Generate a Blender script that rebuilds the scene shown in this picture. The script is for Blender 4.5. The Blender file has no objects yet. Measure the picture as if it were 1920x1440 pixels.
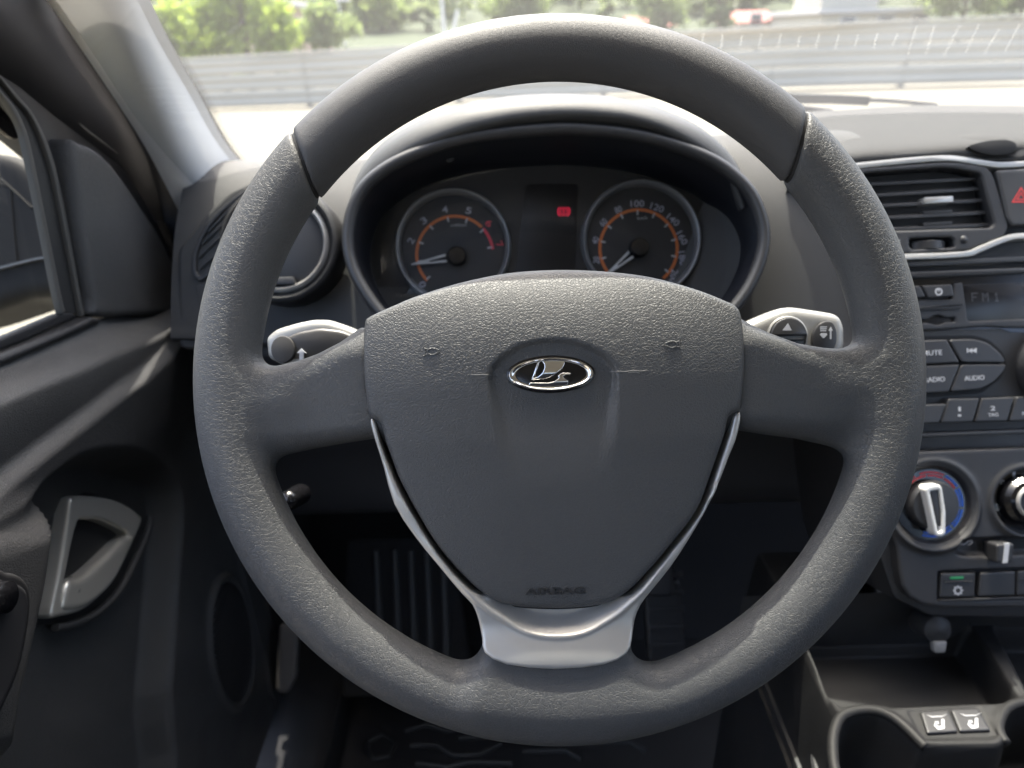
import bpy, bmesh, math, random
import numpy as np
from mathutils import Vector, Matrix
sc = bpy.context.scene
rnd = random.Random(7)
# ------------------------------------------------------------------ camera
PITCH, ROLL, FPX = math.radians(26.5), math.radians(1.5), 1332.0
CAM = np.array([0.0, 0.0, 1.2])
cp, sp = math.cos(PITCH), math.sin(PITCH)
FW = np.array([0, cp, -sp]); RX = np.array([1.0, 0, 0]); UP = np.array([0, sp, cp])
cR = math.cos(ROLL) * RX - math.sin(ROLL) * UP
cU = math.sin(ROLL) * RX + math.cos(ROLL) * UP
cam = bpy.data.cameras.new('camera'); camo = bpy.data.objects.new('camera', cam); sc.collection.objects.link(camo)
cam.sensor_width = 36; cam.lens = 36 * FPX / 1920; cam.clip_start = .01; cam.clip_end = 3000
m = Matrix.Identity(4)
for i in range(3):
    m[i][0], m[i][1], m[i][2], m[i][3] = cR[i], cU[i], -FW[i], CAM[i]
camo.matrix_world = m
cam.dof.use_dof = True; cam.dof.focus_distance = .362; cam.dof.aperture_fstop = 8.0
sc.camera = camo
# ------------------------------------------------------------------ sky, sun, exposure
SUN_E, SUN_A = math.radians(66), math.radians(-5)
w = bpy.data.worlds.new('World'); sc.world = w; w.use_nodes = True
nt = w.node_tree
sky = nt.nodes.new('ShaderNodeTexSky'); sky.sky_type = 'NISHITA'; sky.sun_disc = False
sky.sun_elevation = SUN_E; sky.sun_rotation = SUN_A; sky.dust_density = 6.0; sky.air_density = .9; sky.ozone_density = .4
bg = nt.nodes['Background']; nt.links.new(sky.outputs[0], bg.inputs[0]); bg.inputs[1].default_value = .15
sl = bpy.data.lights.new('sun', 'SUN'); sl.energy = 2.0; sl.angle = math.radians(.5); sl.color = (1, .94, .84)
so = bpy.data.objects.new('sun', sl); sc.collection.objects.link(so)
so.rotation_euler = (-(math.pi / 2 - SUN_E), 0, -SUN_A)
so.location = (0, 3, 6)
sc.view_settings.view_transform = 'Standard'; sc.view_settings.look = 'None'
sc.view_settings.exposure = 2.64; sc.view_settings.gamma = 1
sc.cycles.use_denoising = True
sc.cycles.max_bounces = 10; sc.cycles.transparent_max_bounces = 16; sc.cycles.caustics_reflective = False
sc.cycles.sample_clamp_indirect = 4

# ------------------------------------------------------------------ helpers
def ray(x, y): return FW + cR * ((x - 960) / FPX) + cU * ((720 - y) / FPX)
def P(x, y, d): return CAM + d * ray(x, y)
class Frame:
    def __init__(s, O, ex, ey, ez):
        s.O = np.array(O, float); s.A = np.array([ex, ey, ez], float)
    def w(s, v): return np.asarray(v, float) @ s.A + s.O
    def l(s, p): return (np.asarray(p, float) - s.O) @ s.A.T
    def px(s, x, y, h=0.0):
        d = ray(x, y); t = ((s.O - CAM) @ s.A[2] + h) / (d @ s.A[2])
        return s.l(CAM + t * d)[:2]
    def poly(s, pts, h=0.0): return np.array([s.px(x, y, h) for x, y in pts])
    def M(s):
        m = Matrix.Identity(4)
        for i in range(3):
            for j in range(3): m[i][j] = s.A[j][i]
            m[i][3] = s.O[i]
        return m
def camframe(x, y, d): return Frame(P(x, y, d), RX, UP, -FW)
WORLD = Frame((0, 0, 0), (1, 0, 0), (0, 1, 0), (0, 0, 1))
def at(O): return Frame(O, (1, 0, 0), (0, 1, 0), (0, 0, 1))
FR = {}
def tag(o, label=None, cat=None, group=None, kind=None):
    if label: o['label'] = label
    if cat: o['category'] = cat
    if group: o['group'] = group
    if kind: o['kind'] = kind
    return o
def thing(name, label, cat, fr, group=None):
    o = bpy.data.objects.new(name, None); sc.collection.objects.link(o)
    o.empty_display_size = .02; o.matrix_world = fr.M(); FR[o.name] = fr
    return tag(o, label, cat, group)
def mk(name, geo, mat, parent=None, fr=None, smooth=40, label=None):
    v, f = geo
    v = np.asarray(v, float); src = fr or (FR[parent.name] if parent else WORLD)
    dst = FR[parent.name] if parent else src
    if src is not dst: v = dst.l(src.w(v))
    me = bpy.data.meshes.new(name)
    if isinstance(f, np.ndarray): f = f.tolist()
    me.from_pydata(v.tolist(), [], f); me.update()
    if smooth is not None:
        me.polygons.foreach_set('use_smooth', [True] * len(me.polygons))
        if smooth < 180: me.set_sharp_from_angle(angle=math.radians(smooth))
    me.materials.append(mat)
    o = bpy.data.objects.new(name, me); sc.collection.objects.link(o)
    if parent: o.parent = parent
    else: o.matrix_world = dst.M()
    FR[o.name] = dst
    if label: o['label'] = label
    return o
def join(*geos):
    V, Fc, n = [], [], 0
    for v, f in geos:
        v = np.asarray(v, float); V.append(v)
        Fc += [tuple(int(i) + n for i in q) for q in f]; n += len(v)
    return np.concatenate(V), Fc
def spline(pts, n=8, closed=False):
    p = np.asarray(pts, float); N = len(p); out = []
    for i in range(N if closed else N - 1):
        g = lambda k: p[k % N] if closed else p[min(max(k, 0), N - 1)]
        a, b, c, d = g(i - 1), g(i), g(i + 1), g(i + 2)
        for j in range(n):
            t = j / n
            out.append(.5 * (2 * b + (c - a) * t + (2 * a - 5 * b + 4 * c - d) * t * t + (3 * b - a - 3 * c + d) * t ** 3))
    if not closed: out.append(p[-1])
    return np.array(out)
def area2(p): x, y = p[:, 0], p[:, 1]; return .5 * np.sum(x * np.roll(y, -1) - np.roll(x, -1) * y)
def ccw(p): p = np.asarray(p, float); return p if area2(p) > 0 else p[::-1]
def inset(p, d):
    n = len(p); out = np.empty_like(p)
    for i in range(n):
        a = p[i] - p[i - 1]; b = p[(i + 1) % n] - p[i]
        a = a / (np.hypot(*a) + 1e-12); b = b / (np.hypot(*b) + 1e-12)
        na, nb = np.array([-a[1], a[0]]), np.array([-b[1], b[0]])
        m_ = na + nb; k = max(.35, 1 + na @ nb)
        out[i] = p[i] + m_ * d / k
    return out
def prism(poly, z0, z1, bev=.0005, hole=None):
    p = ccw(poly); n = len(p)
    rings = [(p, z0), (p, z1 - bev)]
    if bev > 0: rings += [(inset(p, bev * .3), z1 - bev * .3), (inset(p, bev), z1)]
    V = np.concatenate([np.c_[q, np.full(n, z)] for q, z in rings]); F = []
    for k in range(len(rings) - 1):
        for i in range(n):
            j = (i + 1) % n; F.append((k * n + i, k * n + j, (k + 1) * n + j, (k + 1) * n + i))
    F.append(tuple(range((len(rings) - 1) * n, len(rings) * n))); F.append(tuple(range(n - 1, -1, -1)))
    return V, F
def rounded(poly, r, n=4):
    p = np.asarray(poly, float); N = len(p); out = []
    for i in range(N):
        a, b, c = p[i - 1], p[i], p[(i + 1) % N]
        u, v_ = a - b, c - b; lu, lv = np.hypot(*u), np.hypot(*v_)
        k = min(r, lu * .45, lv * .45); s, e = b + u / lu * k, b + v_ / lv * k
        for j in range(n + 1):
            t = j / n; out.append((1 - t) ** 2 * s + 2 * t * (1 - t) * b + t * t * e)
    return np.array(out)
def box(x0, x1, y0, y1, z0, z1, bev=.001):
    return prism(np.array([(x0, y0), (x1, y0), (x1, y1), (x0, y1)]), z0, z1, bev)
def ellipse(cx, cy, rx, ry=None, n=48):
    ry = rx if ry is None else ry
    t = np.linspace(0, 2 * np.pi, n, endpoint=False); return np.c_[cx + rx * np.cos(t), cy + ry * np.sin(t)]
def lathe(prof, cx=0, cy=0, n=64, a0=0, a1=360, closed=False):
    full = abs(a1 - a0) >= 360; t = np.radians(np.linspace(a0, a1, n, endpoint=not full)); m_ = len(prof)
    V = np.array([(cx + r * math.cos(a), cy + r * math.sin(a), z) for a in t for r, z in prof]); F = []
    for i in range(n if full else n - 1):
        for k in range(m_ if closed else m_ - 1):
            a, b = i * m_, ((i + 1) % n) * m_; k2 = (k + 1) % m_
            F.append((a + k, b + k, b + k2, a + k2))
    if closed and not full: F += [tuple(range(m_))[::-1], tuple(range((n - 1) * m_, n * m_))]
    return V, F
def sweep(path, prof, closed=False, up=(0, 0, 1), caps=True, scale=None):
    p = np.asarray(path, float); n = len(p); up = np.asarray(up, float); prof = np.asarray(prof, float); m_ = len(prof); V = []
    for i in range(n):
        t = p[(i + 1) % n] - p[i - 1] if closed else p[min(i + 1, n - 1)] - p[max(i - 1, 0)]
        t = t / np.linalg.norm(t); s = np.cross(t, up); s /= np.linalg.norm(s); u = np.cross(s, t)
        k = 1 if scale is None else scale[i]
        for a, b in prof: V.append(p[i] + s * a * k + u * b * k)
    F = []
    for i in range(n if closed else n - 1):
        a, b = i * m_, ((i + 1) % n) * m_
        for k in range(m_):
            k2 = (k + 1) % m_; F.append((a + k, a + k2, b + k2, b + k))
    if caps and not closed: F += [tuple(range(m_))[::-1], tuple(range((n - 1) * m_, n * m_))]
    return np.array(V), F
def circ(r, n=10, ry=None): return ellipse(0, 0, r, ry or r, n)
def loft(rows, closed=False):
    R = [np.asarray(r, float) for r in rows]; n = len(R[0]); V = np.concatenate(R); F = []
    for k in range(len(R) - 1):
        for i in range(n if closed else n - 1):
            j = (i + 1) % n; F.append((k * n + i, k * n + j, (k + 1) * n + j, (k + 1) * n + i))
    return V, F
def arcstrip(cx, cy, r0, r1, a0, a1, z0, z1, n=24):
    return lathe([(r0, z0), (r1, z0), (r1, z1), (r0, z1)], cx, cy, n, a0, a1, closed=True)
def xf2(geo, cx, cy, ang=0, sx=1, sy=1, z=0):
    v, f = geo; v = np.array(v, float); c, s = math.cos(ang), math.sin(ang)
    x, y = v[:, 0] * sx, v[:, 1] * sy
    return np.c_[cx + c * x - s * y, cy + s * x + c * y, v[:, 2] + z], f
_tx = {}
def text(body, h, w=None, ext=.0003, bold=0.0):
    key = (body, bold)
    if key not in _tx:
        cu = bpy.data.curves.new('t', 'FONT'); cu.body = body; cu.size = 1; cu.extrude = .01; cu.offset = bold; cu.resolution_u = 3
        o = bpy.data.objects.new('t', cu); sc.collection.objects.link(o)
        me = bpy.data.meshes.new_from_object(o.evaluated_get(bpy.context.evaluated_depsgraph_get()))
        v = np.array([x.co for x in me.vertices]); f = [tuple(p.vertices) for p in me.polygons]
        bpy.data.objects.remove(o); bpy.data.curves.remove(cu); bpy.data.meshes.remove(me)
        _tx[key] = (v, f)
    v, f = _tx[key]; lo, hi = v.min(0), v.max(0); c = (lo + hi) / 2; k = h / (hi[1] - lo[1])
    kx = k if w is None else w / (hi[0] - lo[0])
    return np.c_[(v[:, 0] - c[0]) * kx, (v[:, 1] - c[1]) * k, (v[:, 2] - lo[2]) / .02 * ext], f
def sstep(a, b, x): t = np.clip((x - a) / (b - a), 0, 1); return t * t * (3 - 2 * t)
def poly_sd(X, Y, poly):
    p = np.asarray(poly, float); d = np.full(X.shape, 1e9); ins = np.zeros(X.shape, bool); n = len(p)
    for i in range(n):
        a, b = p[i], p[(i + 1) % n]; e = b - a; L = e @ e + 1e-15
        wx, wy = X - a[0], Y - a[1]; t = np.clip((wx * e[0] + wy * e[1]) / L, 0, 1)
        d = np.minimum(d, (wx - e[0] * t) ** 2 + (wy - e[1] * t) ** 2)
        if a[1] != b[1]:
            c = (a[1] > Y) != (b[1] > Y); ins ^= c & (X < (b[0] - a[0]) * (Y - a[1]) / (b[1] - a[1]) + a[0])
    d = np.sqrt(d); return np.where(ins, -d, d)
def smin(a, b, k): h = np.maximum(k - np.abs(a - b), 0) / k; return np.minimum(a, b) - h * h * k / 4
def smax(a, b, k): return -smin(-a, -b, k)
def nets(S, org, h):
    """surface of the field S (negative inside) on a regular grid"""
    S = S.astype(np.float64); ins = S < 0
    c = np.zeros(tuple(n - 1 for n in S.shape), np.int8)
    offs = [(i, j, k) for i in (0, 1) for j in (0, 1) for k in (0, 1)]
    sl_ = lambda o: tuple(slice(o[a], S.shape[a] - 1 + o[a]) for a in range(3))
    for o in offs: c += ins[sl_(o)]
    idx = np.argwhere((c > 0) & (c < 8)); N = len(idx)
    g = {o: S[idx[:, 0] + o[0], idx[:, 1] + o[1], idx[:, 2] + o[2]] for o in offs}
    acc = np.zeros((N, 3)); cnt = np.zeros(N)
    for o in offs:
        for a in range(3):
            if o[a] == 0:
                q = list(o); q[a] = 1; q = tuple(q); s0, s1 = g[o], g[q]
                m_ = (s0 < 0) != (s1 < 0); t = np.where(m_, s0 / np.where(m_, s0 - s1, 1), 0)
                pt = np.tile(np.array(o, float), (N, 1)); pt[:, a] += t
                acc += pt * m_[:, None]; cnt += m_
    V = idx + acc / cnt[:, None]
    ids = np.full(c.shape, -1, np.int64); ids[idx[:, 0], idx[:, 1], idx[:, 2]] = np.arange(N); F = []
    for a in range(3):
        b, d = (a + 1) % 3, (a + 2) % 3
        lo = [slice(None)] * 3; hi = [slice(None)] * 3; lo[a] = slice(0, -1); hi[a] = slice(1, None)
        e = np.argwhere(ins[tuple(lo)] != ins[tuple(hi)])
        e = e[(e[:, b] > 0) & (e[:, d] > 0) & (e[:, b] < S.shape[b] - 1) & (e[:, d] < S.shape[d] - 1)]
        def cell(db, dd): q = e.copy(); q[:, b] += db; q[:, d] += dd; return ids[q[:, 0], q[:, 1], q[:, 2]]
        Q = np.stack([cell(-1, -1), cell(0, -1), cell(0, 0), cell(-1, 0)], 1)
        fl = ~ins[e[:, 0], e[:, 1], e[:, 2]]; Q[fl] = Q[fl][:, ::-1]; F.append(Q)
    F = np.concatenate(F); G = np.gradient(S)
    def samp(A, v):
        i = np.clip(np.floor(v).astype(int), 0, np.array(A.shape) - 2); t = v - i; r = 0
        for o in offs:
            wgt = np.prod(np.where(np.array(o) == 1, t, 1 - t), 1); r = r + wgt * A[i[:, 0] + o[0], i[:, 1] + o[1], i[:, 2] + o[2]]
        return r
    for _ in range(3):
        s = samp(S, V); gr = np.stack([samp(q, V) for q in G], 1)
        st = -gr * (s / (np.sum(gr * gr, 1) + 1e-9))[:, None]; V = V + np.clip(st, -.4, .4)
    return V * h + np.asarray(org), F
def grid3(lo, hi, h):
    ax = [np.arange(lo[i], hi[i] + h, h) for i in range(3)]
    return np.meshgrid(*ax, indexing='ij')
def plate(poly, zf, zb, r, vox, holes=(), pad=None):
    """solid between the height zf(x, y) and zb inside poly, every edge rounded"""
    p = np.asarray(poly); lo, hi = p.min(0) - 3 * vox, p.max(0) + 3 * vox
    x = np.arange(lo[0], hi[0] + vox, vox); y = np.arange(lo[1], hi[1] + vox, vox); X, Y = np.meshgrid(x, y, indexing='ij')
    d2 = poly_sd(X, Y, p)
    for q in holes: d2 = smax(d2, -poly_sd(X, Y, q), r)
    Zf = zf(X, Y) if callable(zf) else np.full(X.shape, zf)
    Z = np.arange(min(zb, Zf.min()) - 3 * vox, Zf.max() + 3 * vox, vox)
    S = smax(smax(d2[..., None], Z - Zf[..., None], r), (zb - Z)[None, None, :] + 0 * d2[..., None], r * .6)
    return nets(S, (x[0], y[0], Z[0]), vox)

# ------------------------------------------------------------------ materials
MATS = {}
def pm(name, col, rough=.5, metal=0.0, spec=.5, grain=None, coat=0, emit=None, var=0.0):
    if name in MATS: return MATS[name]
    m = bpy.data.materials.new(name); m.use_nodes = True; n = m.node_tree.nodes; L = m.node_tree.links; b = n['Principled BSDF']
    b.inputs['Base Color'].default_value = (*col, 1); b.inputs['Roughness'].default_value = rough; b.inputs['Metallic'].default_value = metal
    b.inputs['Specular IOR Level'].default_value = spec; b.inputs['Coat Weight'].default_value = coat; b.inputs['Coat Roughness'].default_value = .1
    if emit: b.inputs['Emission Color'].default_value = (*emit[0], 1); b.inputs['Emission Strength'].default_value = emit[1]
    if grain or var:
        tc = n.new('ShaderNodeTexCoord'); vec = tc.outputs['Object']
    if var:
        nz = n.new('ShaderNodeTexNoise'); nz.inputs['Scale'].default_value = 14; nz.inputs['Detail'].default_value = 8; nz.inputs['Roughness'].default_value = .65
        L.new(vec, nz.inputs['Vector'])
        mr = n.new('ShaderNodeMapRange'); L.new(nz.outputs[0], mr.inputs[0]); mr.inputs[1].default_value = .3; mr.inputs[2].default_value = .7
        mr.inputs[3].default_value = rough - var; mr.inputs[4].default_value = rough + var; L.new(mr.outputs[0], b.inputs['Roughness'])
        mx = n.new('ShaderNodeMix'); mx.data_type = 'RGBA'; mr2 = n.new('ShaderNodeMapRange'); L.new(nz.outputs[0], mr2.inputs[0]); mr2.inputs[1].default_value = .35; mr2.inputs[2].default_value = .75
        L.new(mr2.outputs[0], mx.inputs[0]); mx.inputs[6].default_value = (*[c * (1 - var) for c in col], 1); mx.inputs[7].default_value = (*[min(1, c * (1 + var)) for c in col], 1)
        L.new(mx.outputs[2], b.inputs['Base Color'])
    if grain:
        kind, scale, dist = grain
        dn = n.new('ShaderNodeTexNoise'); dn.inputs['Scale'].default_value = scale * .6; dn.inputs['Detail'].default_value = 3; L.new(vec, dn.inputs['Vector'])
        sb = n.new('ShaderNodeVectorMath'); sb.operation = 'SUBTRACT'; L.new(dn.outputs['Color'], sb.inputs[0]); sb.inputs[1].default_value = (.5, .5, .5)
        sc_ = n.new('ShaderNodeVectorMath'); sc_.operation = 'SCALE'; L.new(sb.outputs[0], sc_.inputs[0]); sc_.inputs['Scale'].default_value = 1.6 / scale
        ad = n.new('ShaderNodeVectorMath'); ad.operation = 'ADD'; L.new(vec, ad.inputs[0]); L.new(sc_.outputs[0], ad.inputs[1]); v2 = ad.outputs[0]
        if kind == 'leather':
            if 'grain_uv' in name: pass
            hs = []
            for s, wgt, wd in ((scale, 1.0, .085), (scale * 1.9, .45, .11)):
                vo = n.new('ShaderNodeTexVoronoi'); vo.feature = 'DISTANCE_TO_EDGE'; vo.inputs['Scale'].default_value = s; L.new(v2, vo.inputs['Vector'])
                q = n.new('ShaderNodeMapRange'); q.interpolation_type = 'SMOOTHSTEP'; L.new(vo.outputs['Distance'], q.inputs[0]); q.inputs[2].default_value = wd; q.inputs[4].default_value = wgt
                hs.append(q.outputs[0])
            a = n.new('ShaderNodeMath'); L.new(hs[0], a.inputs[0]); L.new(hs[1], a.inputs[1])
            fn = n.new('ShaderNodeTexNoise'); fn.inputs['Scale'].default_value = scale * 6; fn.inputs['Detail'].default_value = 2; L.new(vec, fn.inputs['Vector'])
            a2 = n.new('ShaderNodeMath'); a2.operation = 'MULTIPLY_ADD'; L.new(fn.outputs[0], a2.inputs[0]); a2.inputs[1].default_value = .18; L.new(a.outputs[0], a2.inputs[2]); h = a2.outputs[0]
        elif kind == 'pebble':
            vo = n.new('ShaderNodeTexVoronoi'); vo.feature = 'DISTANCE_TO_EDGE'; vo.inputs['Scale'].default_value = scale; L.new(v2, vo.inputs['Vector'])
            q = n.new('ShaderNodeMapRange'); q.interpolation_type = 'SMOOTHSTEP'; L.new(vo.outputs['Distance'], q.inputs[0]); q.inputs[2].default_value = .2; h = q.outputs[0]
        else:
            fn = n.new('ShaderNodeTexNoise'); fn.inputs['Scale'].default_value = scale; fn.inputs['Detail'].default_value = 3; fn.inputs['Distortion'].default_value = 1.5
            L.new(vec, fn.inputs['Vector']); h = fn.outputs[0]
        bp = n.new('ShaderNodeBump'); bp.inputs['Distance'].default_value = dist; bp.inputs['Strength'].default_value = 1; L.new(h, bp.inputs['Height']); L.new(bp.outputs[0], b.inputs['Normal'])
    MATS[name] = m; return m
def glass(name, tint, veil=0.0, refl=1.0):
    m = bpy.data.materials.new(name); m.use_nodes = True; n = m.node_tree.nodes; L = m.node_tree.links; n.clear()
    out = n.new('ShaderNodeOutputMaterial'); tr = n.new('ShaderNodeBsdfTransparent'); tr.inputs[0].default_value = (*tint, 1)
    gl = n.new('ShaderNodeBsdfGlossy'); gl.inputs['Roughness'].default_value = .015; gl.inputs['Color'].default_value = (refl, refl, refl, 1)
    fr = n.new('ShaderNodeFresnel'); fr.inputs[0].default_value = 1.5
    mx = n.new('ShaderNodeMixShader'); L.new(fr.outputs[0], mx.inputs[0]); L.new(tr.outputs[0], mx.inputs[1]); L.new(gl.outputs[0], mx.inputs[2]); last = mx
    if veil:
        df = n.new('ShaderNodeBsdfTranslucent'); df.inputs[0].default_value = (.8, .8, .78, 1)
        tc = n.new('ShaderNodeTexCoord'); nz = n.new('ShaderNodeTexNoise'); nz.inputs['Scale'].default_value = 7; nz.inputs['Detail'].default_value = 3; L.new(tc.outputs['Object'], nz.inputs['Vector'])
        mr = n.new('ShaderNodeMapRange'); L.new(nz.outputs[0], mr.inputs[0]); mr.inputs[1].default_value = .35; mr.inputs[2].default_value = .8; mr.inputs[3].default_value = veil * .85; mr.inputs[4].default_value = veil * 1.3
        m2 = n.new('ShaderNodeMixShader'); L.new(mr.outputs[0], m2.inputs[0]); L.new(mx.outputs[0], m2.inputs[1]); L.new(df.outputs[0], m2.inputs[2]); last = m2
    L.new(last.outputs[0], out.inputs[0]); MATS[name] = m; return m
rubber = pm('wheel_leather', (.060, .061, .0625), .48, grain=('leather', 450, .00013), var=.06)
gripm = pm('grip_leather', (.05, .05, .053), .52, grain=('noise', 1300, .00022), var=.06)
bagm = pm('airbag_pebble', (.060, .061, .0625), .48, grain=('pebble', 640, .00013), var=.06)
silver = pm('satin_silver', (.45, .44, .42), .32, .45, var=.03)
chrome = pm('chrome', (.8, .8, .8), .1, 1)
gloss = pm('gloss_black', (.006, .006, .007), .15, spec=.6)
black = pm('black_plastic', (.02, .02, .021), .5, grain=('noise', 1800, .0002), var=.1)
dashm = pm('dash_plastic', (.058, .058, .058), .68, spec=.3, grain=('noise', 1100, .0003), var=.08)
hoodm = pm('hood_plastic', (.058, .058, .058), .52, spec=.36, grain=('noise', 1100, .0003), var=.05)
padm = pm('dash_pad', (.062, .062, .062), .85, spec=.12, grain=('noise', 1100, .0003), var=.05)
fasm = pm('fascia_plastic', (.031, .031, .033), .48, grain=('noise', 1500, .00015), var=.08)
darkm = pm('cavity_shade', (.004, .004, .0045), .7)  # near-black colour paints shade into slots, holes and gaps
navy = pm('shroud_plastic', (.008, .009, .013), .42, grain=('noise', 1500, .0001))
whitep = pm('white_print', (.5, .51, .53), .5)
greyp = pm('grey_print', (.35, .35, .36), .5)
btn = pm('button_plastic', (.028, .028, .03), .4, var=.06)
pillm = pm('pillar_cloth_plastic', (.8, .79, .77), .7, grain=('noise', 1300, .0003), var=.03)
doorm = pm('door_plastic', (.05, .05, .0495), .5, grain=('pebble', 600, .0002), var=.1)
sealm = pm('rubber_seal', (.012, .012, .013), .6, var=.05)
carpet = pm('carpet', (.016, .016, .017), .95, grain=('noise', 900, .001))
# ------------------------------------------------------------------ steering wheel
WD = .372
WF = camframe(1048, 712, WD); S = WD / FPX
def wp(pts, h=0): return WF.poly(pts, h)
wheel = thing('steering_wheel', 'dark grey leather grained steering wheel with oval chrome ship badge and silver lower trim', 'steering wheel', WF)
AB = wp([(683, 598), (700, 588), (740, 570), (780, 553), (860, 527), (950, 507), (1040, 500), (1130, 503), (1220, 515), (1300, 538), (1360, 562), (1384, 576), (1391, 600), (1394, 660), (1392, 720), (1386, 768), (1374, 774), (1364, 782),
         (1357, 817), (1334, 886), (1307, 959), (1257, 1026), (1215, 1076), (1182, 1110), (1148, 1132), (1110, 1141), (1057, 1145), (1000, 1144), (955, 1139), (923, 1128), (882, 1096), (823, 1029), (777, 954), (747, 896), (722, 826), (713, 793), (692, 778), (684, 724), (679, 660)], .012)
ARCH = wp([(918, 712), (924, 690), (945, 668), (975, 650), (1010, 641), (1040, 639), (1072, 642), (1105, 652), (1132, 668), (1150, 690), (1154, 712), (1146, 800), (1128, 900), (1115, 950), (985, 950), (966, 900), (938, 800)], .018)
def bag_front(X, Y):
    yp, yn = np.clip(Y + .005, 0, .08), np.clip(-Y - .005, 0, .04)
    z = .0205 + .05 * np.clip(Y + .005, -1, .08) - .75 * yp ** 3 / (3 * .057 ** 2) - .0005 * (yn / .03) - .04 * np.clip(-Y - .03, 0, 1) - .0055 * np.clip(np.abs(X) / .097, 0, 1.2) ** 3
    d = poly_sd(X, Y, ARCH)
    wd_ = .0014 + .005 * np.clip(-Y / .05, 0, 1); mk_ = sstep(0, 1, (wd_ - d) / (2 * wd_)) * sstep(-.056, -.008, Y)
    return z * (1 - mk_) + mk_ * np.minimum(z, .0176 + .06 * (Y - .003))
AB = np.concatenate([spline(AB[:18], 4), spline(AB[18:34], 4), spline(AB[34:], 3)])
def build_rim():
    h = .0015
    X, Y, Z = grid3((-.202, -.202, -.030), (.202, .202, .030), h)
    r = np.hypot(X, Y)
    a, b, Rc = .0167, .0150, .1737
    rim = (np.sqrt(((r - Rc) / a) ** 2 + (Z / b) ** 2 + 1e-9) - 1) * .0158
    x2, y2 = X[:, :, 0], Y[:, :, 0]
    body = wp([(452, 704), (480, 694), (520, 686), (560, 677), (600, 663), (640, 642), (688, 606), (705, 604), (760, 575), (900, 530), (1040, 515), (1180, 525), (1300, 560), (1368, 594),
               (1384, 596), (1410, 612), (1440, 626), (1490, 644), (1540, 652), (1590, 655), (1640, 672), (1644, 842), (1580, 842), (1540, 833), (1500, 824), (1440, 816), (1376, 806),
               (1340, 840), (1290, 930), (1180, 1080), (900, 1080), (790, 930), (735, 850), (705, 822), (640, 833), (590, 842), (540, 853), (452, 866)])
    low = wp([(908, 1190), (1178, 1190), (1184, 1296), (902, 1296)])
    rr = np.hypot(x2, y2)
    d2 = poly_sd(x2, y2, body)
    # spoke face: high by the rim, a shallow dish towards the hub, a thumb rest swelling at each side
    px, py = x2 / S + 1048, 712 - y2 / S
    zf = .0125 - .003 * sstep(.10, .135, rr) + .09 * (y2 + .007)
    zf = zf - .006 * sstep(660, 595, py)
    dab = poly_sd(x2, y2, AB); zf = np.where(dab < -.002, np.minimum(zf, bag_front(x2, y2) - .004), zf)
    for cx in (512, 1586):
        zf = zf + .0016 * np.exp(-((px - cx) / 55) ** 2 - ((py - 742) / 42) ** 2)
    zf = zf - .0025 * np.exp(-((np.abs(px - 1048) - 606) / 30) ** 2) * np.exp(-((py - 700) / 190) ** 2)
    zf = zf - .004 * sstep(790, 850, py) * (py < 900)
    zb = -.016
    pl = smax(smax(d2[..., None], Z - zf[..., None], .011), (zb - Z), .008)
    l2 = poly_sd(x2, y2, low)
    lp = smax(smax(l2[..., None], Z - (.0105 + .09 * (Y + .157)), .009), (-.013 - Z), .008)
    f = smin(rim, pl, .011); f = smin(f, lp, .018)
    # crease where the spoke runs into the rim
    seam = []
    for p0, p1, sgn in (((549, 244), (597, 378), 1), ((1506, 204), (1476, 350), -1)):
        A, B = wp([p0, p1]); e = (B - A) / np.hypot(*(B - A)); nrm = np.array([e[1], -e[0]]) * -sgn  # towards the top grip
        bow = .0016 * np.sin(np.clip(((X - A[0]) * e[0] + (Y - A[1]) * e[1]) / np.hypot(*(B - A)), 0, 1) * math.pi)
        seam.append((X - A[0]) * nrm[0] + (Y - A[1]) * nrm[1] - bow)
    top = np.minimum(seam[0], seam[1]); top = np.where(Y > 0.03, top, -1)   # > 0 in the grip
    g = .0006
    low_part = smax(f, top + g, .0022); grip = smax(f + .0001, -top + g, .0022)
    cores = [np.maximum(np.maximum(f + .0016, np.abs(sm_) - .004), np.maximum(.10 - np.hypot(X, Y), .05 - Y)) for sm_ in seam]
    cores = [np.maximum(c_, sg_ * X) for c_, sg_ in zip(cores, (1, -1))]
    return [nets(q, (-.202, -.202, -.030), h) for q in (low_part, grip, *cores)]
q1, q2, q3, q4 = build_rim()
mk('rim', q1, rubber, wheel, smooth=180)
mk('upper_grip', q2, gripm, wheel, smooth=180, label='smooth finely grained upper grip of the rim')
for q in (q3, q4): mk('seam_core', q, darkm, wheel, smooth=180)
bag = mk('airbag_cover', plate(AB, bag_front, -.013, .0042, .0011), bagm, wheel, smooth=180)
def on_bag(geo, lift=.0001):
    v, f = geo; v = np.array(v, float); v[:, 2] += bag_front(v[:, 0], v[:, 1]) + lift; return v, f
ax, ay = wp([(1040, 1108)], .012)[0]
mk('lettering', on_bag(xf2(text('AIRBAG', .0036, .0305, .0007, .018), ax, ay, -.006)), pm('smooth_lettering', (.022, .022, .023), .45), bag, fr=WF, smooth=30)
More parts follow.
